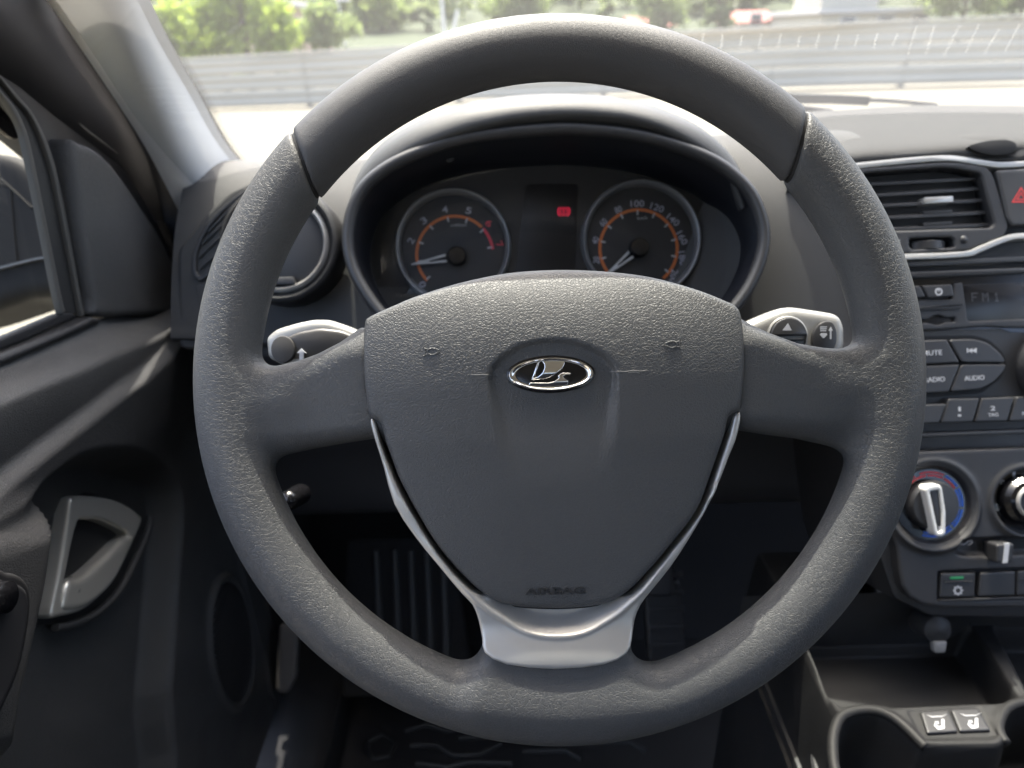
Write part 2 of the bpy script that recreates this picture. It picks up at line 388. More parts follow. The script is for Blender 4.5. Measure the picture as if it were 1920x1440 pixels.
for cx, cy, sg in ((811, 659, -1), (1258, 646, 1)):
    c = wp([(cx, cy)], .018)[0]; k = .00027
    pa = [np.c_[ellipse(c[0], c[1], 9.5 * k, 6 * k, 24), np.zeros(24)]]
    mk_horn = [sweep(pa[0], circ(.00035, 6), closed=True, up=(0, 0, 1))]
    for line in ([(-sg * 13, 2), (-sg * 6, 4)], [(-sg * 14, -1), (-sg * 8, -4)], [(sg * 8, 4), (sg * 15, 7), (sg * 16, 12)], [(sg * 8, -4), (sg * 14, -6), (sg * 17, -9)], [(sg * 15, 7), (sg * 14, 0), (sg * 15, -7)]):
        l_ = np.array(line, float) * k + c
        mk_horn.append(sweep(np.c_[spline(l_, 4), np.zeros(len(spline(l_, 4)))], circ(.0003, 6)))
    mk('horn_symbol', on_bag(join(*mk_horn), .0001), bagm, bag, fr=WF, smooth=60)
scm = pm('scuff_mark', (.16, .155, .15), .7)
for ln in ([(884, 702), (896, 703), (908, 702.5), (922, 703.5)], [(1143, 697), (1160, 696.5), (1172, 697), (1186, 695), (1200, 696), (1212, 694)], [(1176, 699), (1190, 698), (1198, 700)]):
    q_ = spline(wp(ln, .018), 4); mk('scuff', on_bag(sweep(np.c_[q_, np.full(len(q_), 0.0)], circ(.00022, 6, .0001)), .00002), scm, bag, fr=WF)
# silver trim: two thin arms and the lower block with its scoop
TR = wp([(697, 785), (700, 806), (709, 836), (722, 880), (740, 945), (777, 1005), (823, 1062), (865, 1112), (886, 1134), (897, 1163), (904, 1197), (909, 1220), (950, 1240), (1040, 1248), (1130, 1240), (1173, 1221), (1184, 1197), (1190, 1163),
         (1201, 1134), (1223, 1105), (1257, 1063), (1290, 1013), (1323, 955), (1348, 897), (1363, 858), (1376, 825), (1384, 790), (1383, 772), (1372, 780), (1364, 815), (1341, 886), (1313, 962), (1262, 1030), (1220, 1081), (1186, 1115), (1150, 1120), (1040, 1124), (930, 1120), (880, 1104), (819, 1035), (771, 958), (741, 898), (715, 828), (706, 790)], .009)
BOWL = wp([(800, 1000), (872, 1100), (906, 1132), (940, 1156), (985, 1181), (1040, 1189), (1095, 1182), (1143, 1158), (1178, 1130), (1220, 1085), (1300, 960), (1300, 900), (800, 900)], .009)
def tr_front(X, Y):
    d = poly_sd(X, Y, spline(BOWL, 5, True)); up_arm = .0045 * sstep(-.085, -.020, Y)
    z = .0105 + up_arm - .0015 * sstep(.002, .02, d) + .0012 * np.exp(-(d / .0016) ** 2)
    scoop = sstep(.0008, -.0095, d) * sstep(-.106, -.114, Y)
    z = z - .0085 * scoop
    return z + .0055 * sstep(-.122, -.146, Y)
mk('silver_trim', plate(spline(TR, 2, True), tr_front, -.012, .0019, .0006), silver, wheel, smooth=180)
gap = inset(ccw(AB), -.0021); gap = gap[gap[:, 1] < wp([(1040, 776)])[0][1]]
mk('seam_backing', prism(gap, -.016, .004, .001), darkm, wheel)
# oval chrome badge
EZ = .0179; SB = (WD - EZ) / FPX; EC = wp([(1033, 701.5)], EZ)[0]
badge = mk('badge', prism(ellipse(EC[0], EC[1], 83 * SB, 35.5 * SB, 64), EZ - .004, EZ + .0004, .0004), gloss, wheel)
ring = [(80 * math.cos(t), 31.5 * math.sin(t)) for t in np.linspace(0, 2 * np.pi, 96, endpoint=False)]
V = []; prof = [(0, 0), (.3, .0011), (1.8, .0019), (5, .0021), (8, .0016), (10.5, .0012), (13, .0012), (14.5, .0003), (14.5, 0)]
for cx, cy in ring:
    for a, z in prof:
        k = 1 - a / 80; k2 = 1 - a * .52 / 31.5
        V.append((EC[0] + cx * k * SB, EC[1] + cy * k2 * SB, EZ + z))
n, m_ = len(ring), len(prof)
mk('badge_ring', (V, [(i * m_ + k, ((i + 1) % n) * m_ + k, ((i + 1) % n) * m_ + (k + 1) % m_, i * m_ + (k + 1) % m_) for i in range(n) for k in range(m_)]), chrome, badge, fr=WF, smooth=50)
ez = lambda pts: wp([(940 + x / 10.105, 650 + y / 10.105) for x, y in pts], EZ + .001)
def dome(pts, lift, hgt):
    p = ez(pts); yc = (p[:, 1].min() + p[:, 1].max()) / 2; hh = (p[:, 1].max() - p[:, 1].min()) / 2
    return plate(p, lambda X, Y: EZ + hgt - .0011 * ((Y - yc) / max(hh, .0015)) ** 2, EZ - .0006, .0005, .00022)
sail = [(735, 245), (900, 236), (1150, 236), (1195, 262), (1203, 300), (1190, 350), (1150, 420), (1060, 500), (950, 570), (860, 605), (720, 628), (560, 628), (600, 590), (680, 575), (740, 530), (790, 470), (815, 400), (815, 340), (780, 290)]
mast = [(690, 272), (735, 245), (765, 290), (722, 300), (640, 555), (590, 600), (560, 628), (600, 540)]
hull = [(535, 680), (900, 682), (1000, 655), (1060, 615), (1088, 590), (1070, 550), (1110, 510), (1160, 487), (1310, 487), (1322, 505), (1305, 528), (1215, 535), (1175, 565), (1200, 600), (1255, 635), (1270, 660), (1250, 735), (1100, 765), (900, 775), (510, 742)]
mk('badge_ship', join(dome(sail, 0, .0017), dome(mast, 0, .0014), dome(hull, 0, .0017)), chrome, badge, fr=WF, smooth=180)
# column cowl, turned away from the driver behind the hub
colm = thing('column_cowl', 'black steering column cowl behind the wheel hub', 'column cowl', camframe(1048, 720, .40))
rows = []
for dz, rx, ry, cy in ((0, .045, .04, 0), (.03, .075, .06, -.005), (.12, .085, .07, -.01), (.24, .09, .075, -.02)):
    t = np.linspace(0, 2 * np.pi, 48, endpoint=False); e = np.sign(np.cos(t)) * np.abs(np.cos(t)) ** .6, np.sign(np.sin(t)) * np.abs(np.sin(t)) ** .6
    rows.append(np.c_[rx * e[0], cy + ry * e[1] - .012, np.full(48, -dz)])
mk('cowl', loft(rows[::-1], True), black, colm)
mk('hub_boss', lathe([(.05, .02), (.05, -.02), (.03, -.03)], 0, 0, 40), darkm, colm)
cf = camframe(541, 938, .52)
mk('lock_barrel', lathe([(.008, -.03), (.0075, .0), (.005, .004), (.0001, .005)], 0, 0, 24), gloss, colm, fr=cf, smooth=50)
# ------------------------------------------------------------------ column stalks
def stalk(name, label, cat, px, py, d): return thing(name, label, cat, camframe(px, py, d), 'control stalks on the steering column')
sm = pm('stalk_grey', (.30, .295, .28), .42, .35, grain=('noise', 2600, .00004), var=.04)
sd = pm('stalk_dark', (.055, .052, .05), .38, var=.05)
st = stalk('indicator_stalk', 'grey indicator stalk with round end cap left of the wheel hub', 'control stalk', 590, 645, .455); F_ = FR[st.name]
out = rounded(F_.poly([(502, 634), (520, 618), (560, 606), (590, 600), (618, 600), (650, 610), (700, 632), (760, 650), (760, 700), (640, 706), (545, 690), (506, 672)]), .003)
mk('stalk_body', plate(out, lambda X, Y: .006 + 0 * X, -.014, .006, .0009), sm, st, smooth=180)
inn = rounded(F_.poly([(522, 640), (560, 622), (600, 614), (640, 619), (690, 640), (750, 660), (750, 698), (640, 700), (545, 686), (520, 664)], .007), .003)
mk('stalk_face', plate(inn, lambda X, Y: .0085 - .2 * (Y - F_.px(600, 640)[1]) ** 2 / .01, .000, .0025, .0008), sd, st, smooth=180)
c = F_.px(530, 655, .01)
mk('end_cap', prism(ellipse(c[0], c[1], .0075, .0085, 32), .004, .0105, .001), pm('stalk_cap', (.05, .048, .046), .6, spec=.3), st)
a_ = F_.poly([(561, 700), (561, 662), (556, 662), (565, 653), (574, 662), (569, 662), (569, 700)], .009)
mk('arrow_mark', prism(a_, .0078, .0088, .0001), whitep, st)
st = stalk('wiper_stalk', 'grey wiper stalk with round triangle button right of the wheel hub', 'control stalk', 1490, 620, .455); F_ = FR[st.name]
out = rounded(F_.poly([(1320, 640), (1385, 610), (1440, 586), (1462, 578), (1482, 576), (1530, 583), (1560, 588), (1572, 595), (1580, 615), (1580, 650), (1570, 672), (1540, 690), (1460, 690), (1320, 690)]), .003)
mk('stalk_body', plate(out, lambda X, Y: .006 + 0 * X, -.014, .0075, .0009), sm, st, smooth=180)
c = F_.px(1478, 630, .008)
mk('button_collar', lathe([(.0128, .003), (.0128, .0072), (.0119, .0078), (.0115, .006)], *c, 48), sm, st)
v, f = prism(ellipse(c[0], c[1], .0113, n=40), .002, .0095, .001)
v = np.array(v); v[:, 2] = np.where(v[:, 2] > .004, v[:, 2] - .0045 * (v[:, 1] < c[1] + .0012) , v[:, 2])
up_ = ellipse(c[0], c[1], .0113, n=64); up_ = up_[up_[:, 1] > c[1] - .001]
bt = mk('wash_button', prism(up_, .002, .0105, .0012), btn, st)
lo_ = ellipse(c[0], c[1], .0113, n=64); lo_ = lo_[lo_[:, 1] < c[1] - .0016]
mk('lower_button', prism(lo_, .002, .0075, .0012), btn, st)
mk('triangle_mark', prism(F_.poly([(1467, 619.5), (1477.5, 606), (1484.5, 619.5)], .0106), .0104, .0107, 0), whitep, bt, fr=F_)
eo = rounded(F_.poly([(1522, 640), (1524, 622), (1536, 606), (1550, 601), (1562, 604), (1569, 618), (1570, 640), (1562, 660), (1540, 668), (1524, 660)], .008), .004)
mk('end_panel', prism(eo, .002, .0088, .0015), btn, st)
ic = [prism(F_.poly(q, .009), .0086, .0091, 0) for q in ([(1539, 612), (1551, 612), (1550, 614), (1538, 614)], [(1538, 615.5), (1550, 615.5), (1549.5, 617.5), (1538, 617.5)], [(1538, 619), (1549, 619), (1549, 621), (1538, 621)],
      [(1537, 627), (1541, 624.5), (1550, 624.5), (1551, 628), (1545, 634), (1543, 634)], [(1556, 636), (1556, 620), (1553.5, 620), (1558, 612.5), (1561.5, 620), (1559, 620), (1559, 636)])]
mk('wiper_symbol', join(*ic), whitep, st)
# ------------------------------------------------------------------ car shell round the driver
CX = .35   # middle of the car
def ws_y(x, z): return 1.06 - (z - 1.0) / .66 - .50 * (x - CX) ** 2
body = thing('car_shell', 'pale car body shell with light headliner surrounding the black dashboard', 'car body', at((CX, -.3, .3)))
paint = pm('body_paint', (.42, .43, .43), .3, coat=.6)
liner = pm('headliner', (.6, .59, .56), .9, grain=('noise', 900, .0005))
hz = 1.43
xs = np.linspace(CX - .60, CX + .60, 25)
front = np.array([(x, ws_y(x, hz) - .0, hz) for x in xs]); rows = [front]
for t in np.linspace(.1, 1, 8):
    rows.append(np.array([(x, (1 - t) * ws_y(x, hz) - 1.9 * t, hz + .06 * math.sin(math.pi * t) - .06 * ((x - CX) / .6) ** 2 * t * (1 - t) * 4 * .4) for x in xs]))
mk('headliner', loft(rows), liner, body, fr=WORLD)
mk('roof_panel', loft([r + np.array([0, 0, .03]) for r in rows]), paint, body, fr=WORLD)
mk('header_rail', sweep(front + np.array([0, -.01, .0]), [(-.03, -.012), (.02, -.012), (.02, .03), (-.03, .03)]), liner, body, fr=WORLD)
for sx in (-1, 1):
    X0 = CX + sx * .73; X1 = CX + sx * .79
    if sx > 0: mk('side_panel', box(min(X0, X1), max(X0, X1), -1.9, .95, .2, .97, .01), black, body, fr=WORLD)
    else: mk('side_panel', box(min(X0, X1), max(X0, X1), -1.9, -.25, .2, .97, .01), black, body, fr=WORLD)
    mk('side_rail', sweep([(CX + sx * .72, .9, .97), (CX + sx * .66, .3, 1.36), (CX + sx * .60, -.05, 1.45), (CX + sx * .59, -1.2, 1.46), (CX + sx * .66, -1.9, 1.0)] if sx > 0 else [(CX + sx * .62, .12, 1.41), (CX + sx * .60, -.1, 1.45), (CX + sx * .59, -1.2, 1.46), (CX + sx * .66, -1.9, 1.0)], circ(.035, 10), up=(1, 0, 0)), liner, body, fr=WORLD)
    mk('centre_post', sweep([(CX + sx * .75, -.32, .95), (CX + sx * .63, -.36, 1.45)], [(-.02, -.05), (.02, -.05), (.02, .05), (-.02, .05)], up=(0, 1, 0)), liner, body, fr=WORLD)
mk('rear_panel', box(CX - .75, CX + .75, -1.96, -1.9, .2, 1.0, .01), black, body, fr=WORLD)
mk('floor_pan', box(CX - .75, CX + .75, -1.95, 1.25, .18, .22, .005), carpet, body, fr=WORLD)
mk('firewall', loft([[(x, y, z) for x in np.linspace(CX - .75, CX + .75, 9)] for y, z in ((.93, .22), (1.06, .34), (1.14, .5), (1.14, .94), (.98, .95))]), carpet, body, fr=WORLD)
rows = []
for y, z, wd in ((1.09, 1.0, .70), (1.3, 1.0, .72), (1.7, .97, .72), (2.05, .9, .70), (2.2, .8, .66), (2.25, .5, .64)):
    rows.append([(CX + wd * s, y - .22 * s * s, z - .03 * abs(s) ** 3) for s in np.linspace(-1, 1, 21)])
mk('bonnet', loft(rows), paint, body, fr=WORLD)
mk('pillar_sun_block', sweep([(-.43, .95, .97), (-.40, .62, 1.22), (-.345, .22, 1.44)], circ(.066, 12), up=(1, 0, 0)), sealm, body, fr=WORLD)  # unseen thick bar, added to keep leaking sun off the door
for sx in (-1, 1): mk('kick_panel', box(*sorted((CX + sx * .735, CX + sx * .77)), .70, 1.2, .2, 1.02, .005), carpet, body, fr=WORLD)
seatm = pm('seat_fabric', (.022, .022, .024), .95, grain=('noise', 900, .0006))
for cx in (0.0, .7):  # unseen seats, added to block sunlight from the floor
    mk('seat_cushion', sweep([(cx, -.42, .56), (cx, .02, .60), (cx, .07, .57)], rounded(np.array([(-.25, -.09), (.25, -.09), (.25, .06), (-.25, .06)]), .05), up=(0, 0, 1)), seatm, body, fr=WORLD)
    mk('seat_back', sweep([(cx, -.42, .58), (cx, -.60, 1.15)], rounded(np.array([(-.24, -.07), (.24, -.07), (.24, .07), (-.24, .07)]), .05), up=(0, 1, 0)), seatm, body, fr=WORLD)
# windscreen with its black border
wsn = thing('windscreen', 'curved windscreen glass with pale veil film and black dotted border in front of the dashboard', 'windscreen', at((CX, 1.0, 1.0)))
gw = glass('windscreen_glass', (.76, .79, .77), .026)  # translucent film added to lay a pale glare veil over the view
# ------------------------------------------------------------------ pillar trim
L_ = [(80, -14, .505), (88, 0, .51), (180, 133, .57), (267, 267, .655), (322, 370, .72), (362, 448, .775), (380, 490, .79)]
R_ = [(246, -20, .50), (257, 0, .51), (300, 83, .57), (353, 173, .655), (400, 257, .73), (440, 308, .79), (485, 338, .83)]
Lw = spline([P(*q) for q in L_], 6); Rw = spline([P(*q) for q in R_], 6)
pil = thing('pillar_trim', 'light grey trim along the windscreen pillar above the left dash end', 'pillar trim', at(P(267, 267, .7)))
nC = 15; rows = []
for l, r in zip(Lw, Rw):
    row = []
    for t in np.linspace(0, 1, nC):
        c = l * (1 - t) + r * t; tow = CAM - c; tow /= np.linalg.norm(tow)
        row.append(c + tow * (.030 * math.sin(math.pi * t) ** .8 - .004))
    rows.append(row)
pv, pf = loft(rows)
mk('trim_panel', (pv, pf), pillm, pil, fr=WORLD)
ex = [r[-1] for r in rows]; ex2 = []; ex3 = []
for p in ex:
    ex2.append(p + np.array([.004, .012, .0])); ex3.append(p + np.array([-.03, .05, -.02]))
mk('trim_return', loft([ex, ex2, ex3]), pillm, pil, fr=WORLD)
zz = np.linspace(.975, 1.45, 26)
mid_ = Lw * .35 + Rw * .65; o_ = np.argsort(mid_[:, 2])
def ws_left(z): return np.interp(z, np.r_[mid_[o_, 2], 1.45], np.r_[mid_[o_, 0], -.245])
rows = []
for z in zz:
    xl = ws_left(z); rows.append([(x, ws_y(x, z), z) for x in np.linspace(xl, 2 * CX - xl, 60)])
mk('glass_pane', loft(rows), gw, wsn, fr=WORLD)
def on_glass(px, py):
    r = ray(px, py); lo, hi = .2, 1.6
    for _ in range(40):
        t = (lo + hi) / 2; p = CAM + r * t
        if p[1] < ws_y(p[0], p[2]): lo = t
        else: hi = t
    return CAM + r * lo * .998
sk = []
z6 = [((x, 128 + 4 * (i % 3)), (x - 6 - .02 * (x - 660), 185 + 9 * (i % 2))) for i, x in enumerate(range(665, 1430, 76))] + [((1500, 100), (1465, 215)), ((1570, 100), (1535, 215)), ((1670, 95), (1605, 220)), ((1745, 90), (1690, 210)), ((1825, 110), (1765, 210)), ((1905, 90), (1845, 205))]
for (xa, ya), (xb, yb) in z6:
    pts_ = [on_glass(1000 + (xa + (xb - xa) * t) / 2.087, (ya + (yb - ya) * t) / 2.087) for t in np.linspace(0, 1, 9)]
    wv_ = np.array([.0004, 0, 0]); sk.append(loft([[p - wv_ for p in pts_], [p + wv_ for p in pts_]]))
mk('pale_streak', join(*sk), glass('streak_film', (.97, .97, .97), .10, .2), wsn, fr=WORLD, smooth=None)['kind'] = 'stuff'  # thin pale translucent lines across the glass
# black border band on the glass next to the pillar, then rows of dots
fr0 = []; fr1 = []
for q in spline(R_, 6):
    fr0.append(P(q[0] - 14, q[1] + 4, q[2] + .035)); k = 21 if q[1] < 250 else 21 - (q[1] - 250) * .06
    fr1.append(P(q[0] + k, q[1] - 2, q[2] + .038))
mk('border_band', loft([fr0, fr1]), pm('glass_border', (.022, .022, .024), .5), wsn, fr=WORLD)
dots = []
fp = spline(R_, 40); step = 0
cum = np.r_[0, np.cumsum(np.hypot(*np.diff(fp[:, :2], axis=0).T))]
for r_i, (off, rad) in enumerate(((23.5, 1.7), (27, 1.45), (30.5, 1.2), (34, .95))):
    for s in np.arange(0, cum[-1], 4.6):
        s2 = s + (r_i % 2) * 2.3
        x, y, d = (np.interp(s2, cum, fp[:, i]) for i in range(3))
        k = 0 if y < 250 else (y - 250) * .06
        f_ = camframe(x + off - k, y - 2, d + .038); e = ellipse(0, 0, rad * d / FPX, n=6)
        dots.append((f_.w(np.c_[e, np.zeros(6)]), [tuple(range(6))]))
mk('border_dots', join(*dots), MATS['glass_border'], wsn, fr=WORLD)['kind'] = 'stuff'
bb = [P(x, y, d) for x, y, d in ((452, 322, .86), (520, 320, .9), (600, 312, .95), (660, 304, 1.0), (720, 298, 1.05))]
mk('lower_border', sweep(spline(bb, 6), [(-.003, -.0018), (.003, -.0018), (.003, .0018), (-.003, .0018)]), pm('glass_edge', (.02, .05, .045), .3), wsn, fr=WORLD)
# wiper outside the glass
wip = thing('windscreen_wiper', 'black wiper arm and blade lying outside along the windscreen base', 'wiper', at(P(1600, 190, 1.3)))
arm = spline([P(x, y, d) for x, y, d in ((1440, 184, 1.27), (1500, 185, 1.28), (1560, 186, 1.28), (1625, 189, 1.29))], 4)
mk('arm', sweep(arm, [(-.009, -.008), (.009, -.008), (.009, .008), (-.009, .008)]), black, wip, fr=WORLD)
mk('hook', sweep(spline([P(x, y, d) for x, y, d in ((1610, 189, 1.29), (1640, 188, 1.29), (1690, 191, 1.3), (1755, 197, 1.31))], 5), circ(.004, 8)), black, wip, fr=WORLD)
mk('blade', sweep(spline([P(x, y, d) for x, y, d in ((1430, 200, 1.22), (1500, 203, 1.22), (1560, 210, 1.21))], 5), circ(.006, 8)), black, wip, fr=WORLD)
# ------------------------------------------------------------------ dashboard
dash = thing('dashboard', 'black grained dashboard with cowl hood over the instruments', 'dashboard', at((0, .7, .95)))
prof = spline([(1.02, .965), (.90, 1.03), (.84, 1.068), (.785, 1.080), (.745, 1.079), (.71, 1.065), (.68, 1.041), (.655, 1.012), (.634, .982), (.618, .955), (.612, .941), (.645, .930)], 4)
rows = []
for x in np.linspace(-.325, .33, 60):
    up_ = .024 * sstep(.10, .27, x) ; fwd = .058 * sstep(.15, .285, x); back = .05 * sstep(-.2, -.325, x)
    rows.append([(x, y + back * .4 - fwd * sstep(1.05, .74, y), z + up_ * sstep(.95, 1.05, z)) for y, z in prof])
mk('face_panel', loft(rows), dashm, dash, fr=WORLD)
rows = []
for x in np.linspace(-.30, .36, 12):
    rows.append([(x, y, z) for y, z in spline([(.65, .929), (.644, .918), (.648, .90), (.665, .84), (.69, .76), (.70, .69), (.74, .67), (.9, .70)], 3)])
mk('knee_panel', loft(rows), fasm, dash, fr=WORLD)
# left end of the dash, beside the door gap
EF = camframe(370, 560, .69)
ep = rounded(EF.poly([(342, 470), (360, 448), (395, 405), (440, 362), (520, 330), (520, 620), (420, 660), (344, 655)]), .008)
mk('end_panel', plate(ep, .010, -.05, .004, .0015), dashm, dash, fr=EF, smooth=180)
mk('fuse_cover', prism(rounded(EF.poly([(366, 537), (372, 534), (430, 534), (430, 640), (400, 640), (378, 600)], .01), .003), .006, .0112, .0012), dashm, dash, fr=EF)
SV = EF
vent = thing('side_demister', 'slanted side window demister grille at the left dash end', 'air vent', Frame(EF.w((0, 0, .0095)), *EF.A)); VF = FR[vent.name]
vo = [(362, 505), (366, 470), (384, 430), (412, 396), (450, 365), (470, 360), (470, 420), (430, 480), (385, 525), (368, 522)]
vi = [(371, 500), (374, 472), (390, 436), (416, 404), (450, 375), (463, 372), (463, 415), (425, 470), (384, 514), (373, 512)]
vop, vip = spline(VF.poly(vo), 5, True), spline(VF.poly(vi), 5, True)
mk('frame', plate(vop, .004, -.002, .0016, .0007, holes=[vip]), fasm, vent, smooth=180)
mk('cavity', prism(vip, -.004, .0002, 0), darkm, vent)
for (a, b) in (((376, 505), (470, 420)), ((374, 484), (460, 400)), ((380, 459), (458, 384)), ((392, 436), (452, 372)), ((384, 520), (480, 435))):
    p, q = VF.poly([a, b]); n_ = np.array([-(q - p)[1], (q - p)[0]]); n_ = n_ / np.hypot(*n_) * .0011
    mk('slat', prism(np.array([p - n_, q - n_, q + n_, p + n_]), .0003, .0032, .0004), fasm, vent)
# round vent
RV = camframe(526, 457, .635)
rv = thing('round_vent', 'round air vent with chrome ring on the left of the dash', 'air vent', RV); q = .635 / FPX
mk('bezel', lathe([(.118 * 0 + 113 * q, -.03), (113 * q, .002), (109 * q, .006), (103 * q, .007), (98 * q, .003), (93 * q, .001), (92 * q, -.02)], n=96), black, rv, smooth=60)
mk('chrome_ring', lathe([(93 * q, -.002), (91 * q, .0045), (86 * q, .006), (82 * q, .003), (80 * q, -.004)], n=96), silver, rv, smooth=60)
mk('flap', lathe([(80 * q, -.004), (70 * q, -.0015), (40 * q, .001), (10 * q, .0022), (.0001, .0022)], n=64), fasm, rv, smooth=60)
mk('flap_tab', prism(rounded(np.array([(-30 * q, -78 * q), (30 * q, -78 * q), (26 * q, -64 * q), (-26 * q, -64 * q)]), .002), -.003, .006, .001), fasm, rv)
# hood over the instruments: lit front lip, crest, fall to the dash top
def hoodrow(pts, d, n=6): return spline([P(x, y, d + .035 * ((x - 1040) / 380) ** 4) for x, y in pts], n)
h0 = [(652, 430), (672, 372), (700, 330), (740, 297), (800, 265), (870, 240), (925, 227), (985, 217), (1060, 212), (1130, 215), (1190, 223), (1245, 240), (1300, 268), (1345, 300), (1378, 345), (1394, 390)]
h1 = [(650, 425), (660, 360), (685, 312), (722, 275), (785, 237), (860, 210), (920, 198), (985, 190), (1060, 187), (1130, 190), (1195, 200), (1255, 218), (1315, 246), (1362, 283), (1390, 330), (1402, 380)]
h2 = [(655, 415), (667, 348), (694, 298), (732, 260), (796, 225), (865, 200), (922, 188), (985, 181), (1060, 178.5), (1130, 182), (1192, 192), (1250, 210), (1308, 238), (1353, 275), (1386, 318), (1400, 372)]
h3 = [(700, 420), (710, 368), (725, 325), (760, 290), (815, 258), (875, 236), (930, 222), (990, 213), (1060, 208), (1130, 211), (1190, 219), (1245, 236), (1295, 262), (1335, 295), (1368, 332), (1385, 380)]
hu = [(662, 440), (690, 382), (716, 345), (752, 312), (806, 282), (872, 258), (926, 245), (985, 236), (1060, 231), (1130, 234), (1190, 242), (1243, 258), (1296, 284), (1338, 314), (1368, 355), (1384, 395)]
rr_ = [hoodrow(hu, .625), hoodrow(hu, .60), hoodrow(h0, .585), hoodrow(h1, .592), hoodrow(h2, .625), hoodrow(h2, .66), hoodrow(h3, .80)]
cols = np.array(rr_); hv = []
for i in range(cols.shape[1]): hv.append(spline(cols[:, i], 4))
hv = np.array(hv).transpose(1, 0, 2)
mk('instrument_hood', loft(list(hv)), hoodm, dash, fr=WORLD, smooth=180)
# upper pad on the passenger side
e0 = [(1480, 330, .62), (1540, 305, .605), (1600, 291, .60), (1700, 284, .60), (1810, 276, .60), (1907, 270, .60), (2100, 262, .60)]
e1 = [(1470, 300, .66), (1540, 276, .655), (1600, 262, .65), (1700, 256, .65), (1810, 250, .65), (1907, 246, .65), (2100, 240, .65)]
e2 = [(1470, 262, .8), (1540, 236, .8), (1600, 226, .8), (1700, 221, .8), (1810, 218, .8), (1907, 217, .8), (2100, 214, .8)]
e3 = [(1440, 240, .95), (1507, 212, .95), (1590, 205, .95), (1680, 199, .95), (1790, 196.5, .95), (1920, 198, .95), (2100, 196, .95)]
e4 = [(x, y + 10, 1.06) for x, y, d in e3]
rws = [[np.array(P(x, y, d)) for x, y, d in e] for e in (e0, e1, e2, e3, e4)]
rws = [[p + np.array([0, .004, -.02]) for p in rws[0]], rws[0]] + rws[1:]
g_ = np.array([spline(r, 6) for r in rws]); g2 = np.array([spline(g_[:, i], 5) for i in range(g_.shape[1])]).transpose(1, 0, 2)
mk('upper_pad', loft(list(g2)), padm, dash, fr=WORLD, smooth=180)
cS = np.array(P(1853, 262, .622)); sh = []
for t in np.linspace(0, 1, 8):
    row = []
    for u in np.linspace(0, 2 * math.pi, 40):
        r_ = math.cos(t * math.pi / 2); row.append(cS + np.array([.026 * r_ * math.cos(u), .034 * r_ * math.sin(u) * (1 if math.sin(u) > 0 else .62), .0065 * math.sin(t * math.pi / 2) ** .8 - .003]))
    sh.append(row)
mk('sensor_hood', loft(sh), padm, dash, fr=WORLD, smooth=180)
SF = camframe(1860, 275, .595)
sp_ = spline(SF.poly([(1817, 274), (1838, 266), (1862, 262), (1890, 261), (1907, 268), (1905, 281), (1892, 288), (1866, 290), (1838, 285)]), 4, True)
mk('sensor_pocket', prism(sp_, -.02, -.001, .0005), darkm, dash, fr=SF)
# ------------------------------------------------------------------ instrument cluster
CD = .665
CF = camframe(1030, 440, CD); cq = CD / FPX
clu = thing('instrument_cluster', 'black oval instrument cluster with orange ringed rev counter and speedometer', 'instrument cluster', CF)
ringp = [(653, 455), (659, 400), (684, 350), (730, 312), (790, 284), (860, 262), (940, 249), (1045, 241), (1130, 245), (1210, 257), (1290, 281), (1352, 311), (1402, 356), (1426, 405), (1432, 450), (1421, 500), (1396, 550), (1358, 594), (1290, 645), (1170, 690), (1045, 702), (900, 690), (790, 645), (722, 594), (686, 548), (663, 503)]
rw = spline([P(x, y, .598) for x, y in ringp], 5, True)
mk('surround_ring', sweep(rw, ellipse(0, 0, .0052, .0068, 14), closed=True, up=-FW), pm('ring_plastic', (.032, .032, .034), .4, var=.05), clu, fr=WORLD, smooth=180)
r0 = np.array([CF.l(p) for p in rw]); cen = r0[:, :2].mean(0)
r1 = r0.copy(); r1[:, :2] = cen + (r0[:, :2] - cen) * .97; r1[:, 2] = .045
r2 = r0.copy(); r2[:, :2] = cen + (r0[:, :2] - cen) * np.array([.97, .93]) + np.array([0, -.004]); r2[:, 2] = .0
mk('shroud', loft([r0[::-1], r1[::-1], r2[::-1]], True), navy, clu, smooth=60)
mk('face_plate', prism(r2[:, :2], -.004, -.0004, 0), pm('cluster_face', (.006, .006, .007), .45, var=.05), clu)
mid = rounded(CF.poly([(985, 345), (1085, 345), (1078, 500), (1082, 620), (962, 620), (968, 500)]), .006)
mk('centre_display', prism(mid, -.0002, .0006, .0003), pm('display_smoked', (.006, .006, .007), .35, spec=.3), clu)
orange = pm('orange_print', (.46, .115, .02), .5); redp = pm('red_print', (.5, .03, .05), .5)
nump = pm('numeral_print', (.30, .30, .35), .5)
needm = pm('needle_white', (.38, .38, .37), .4)
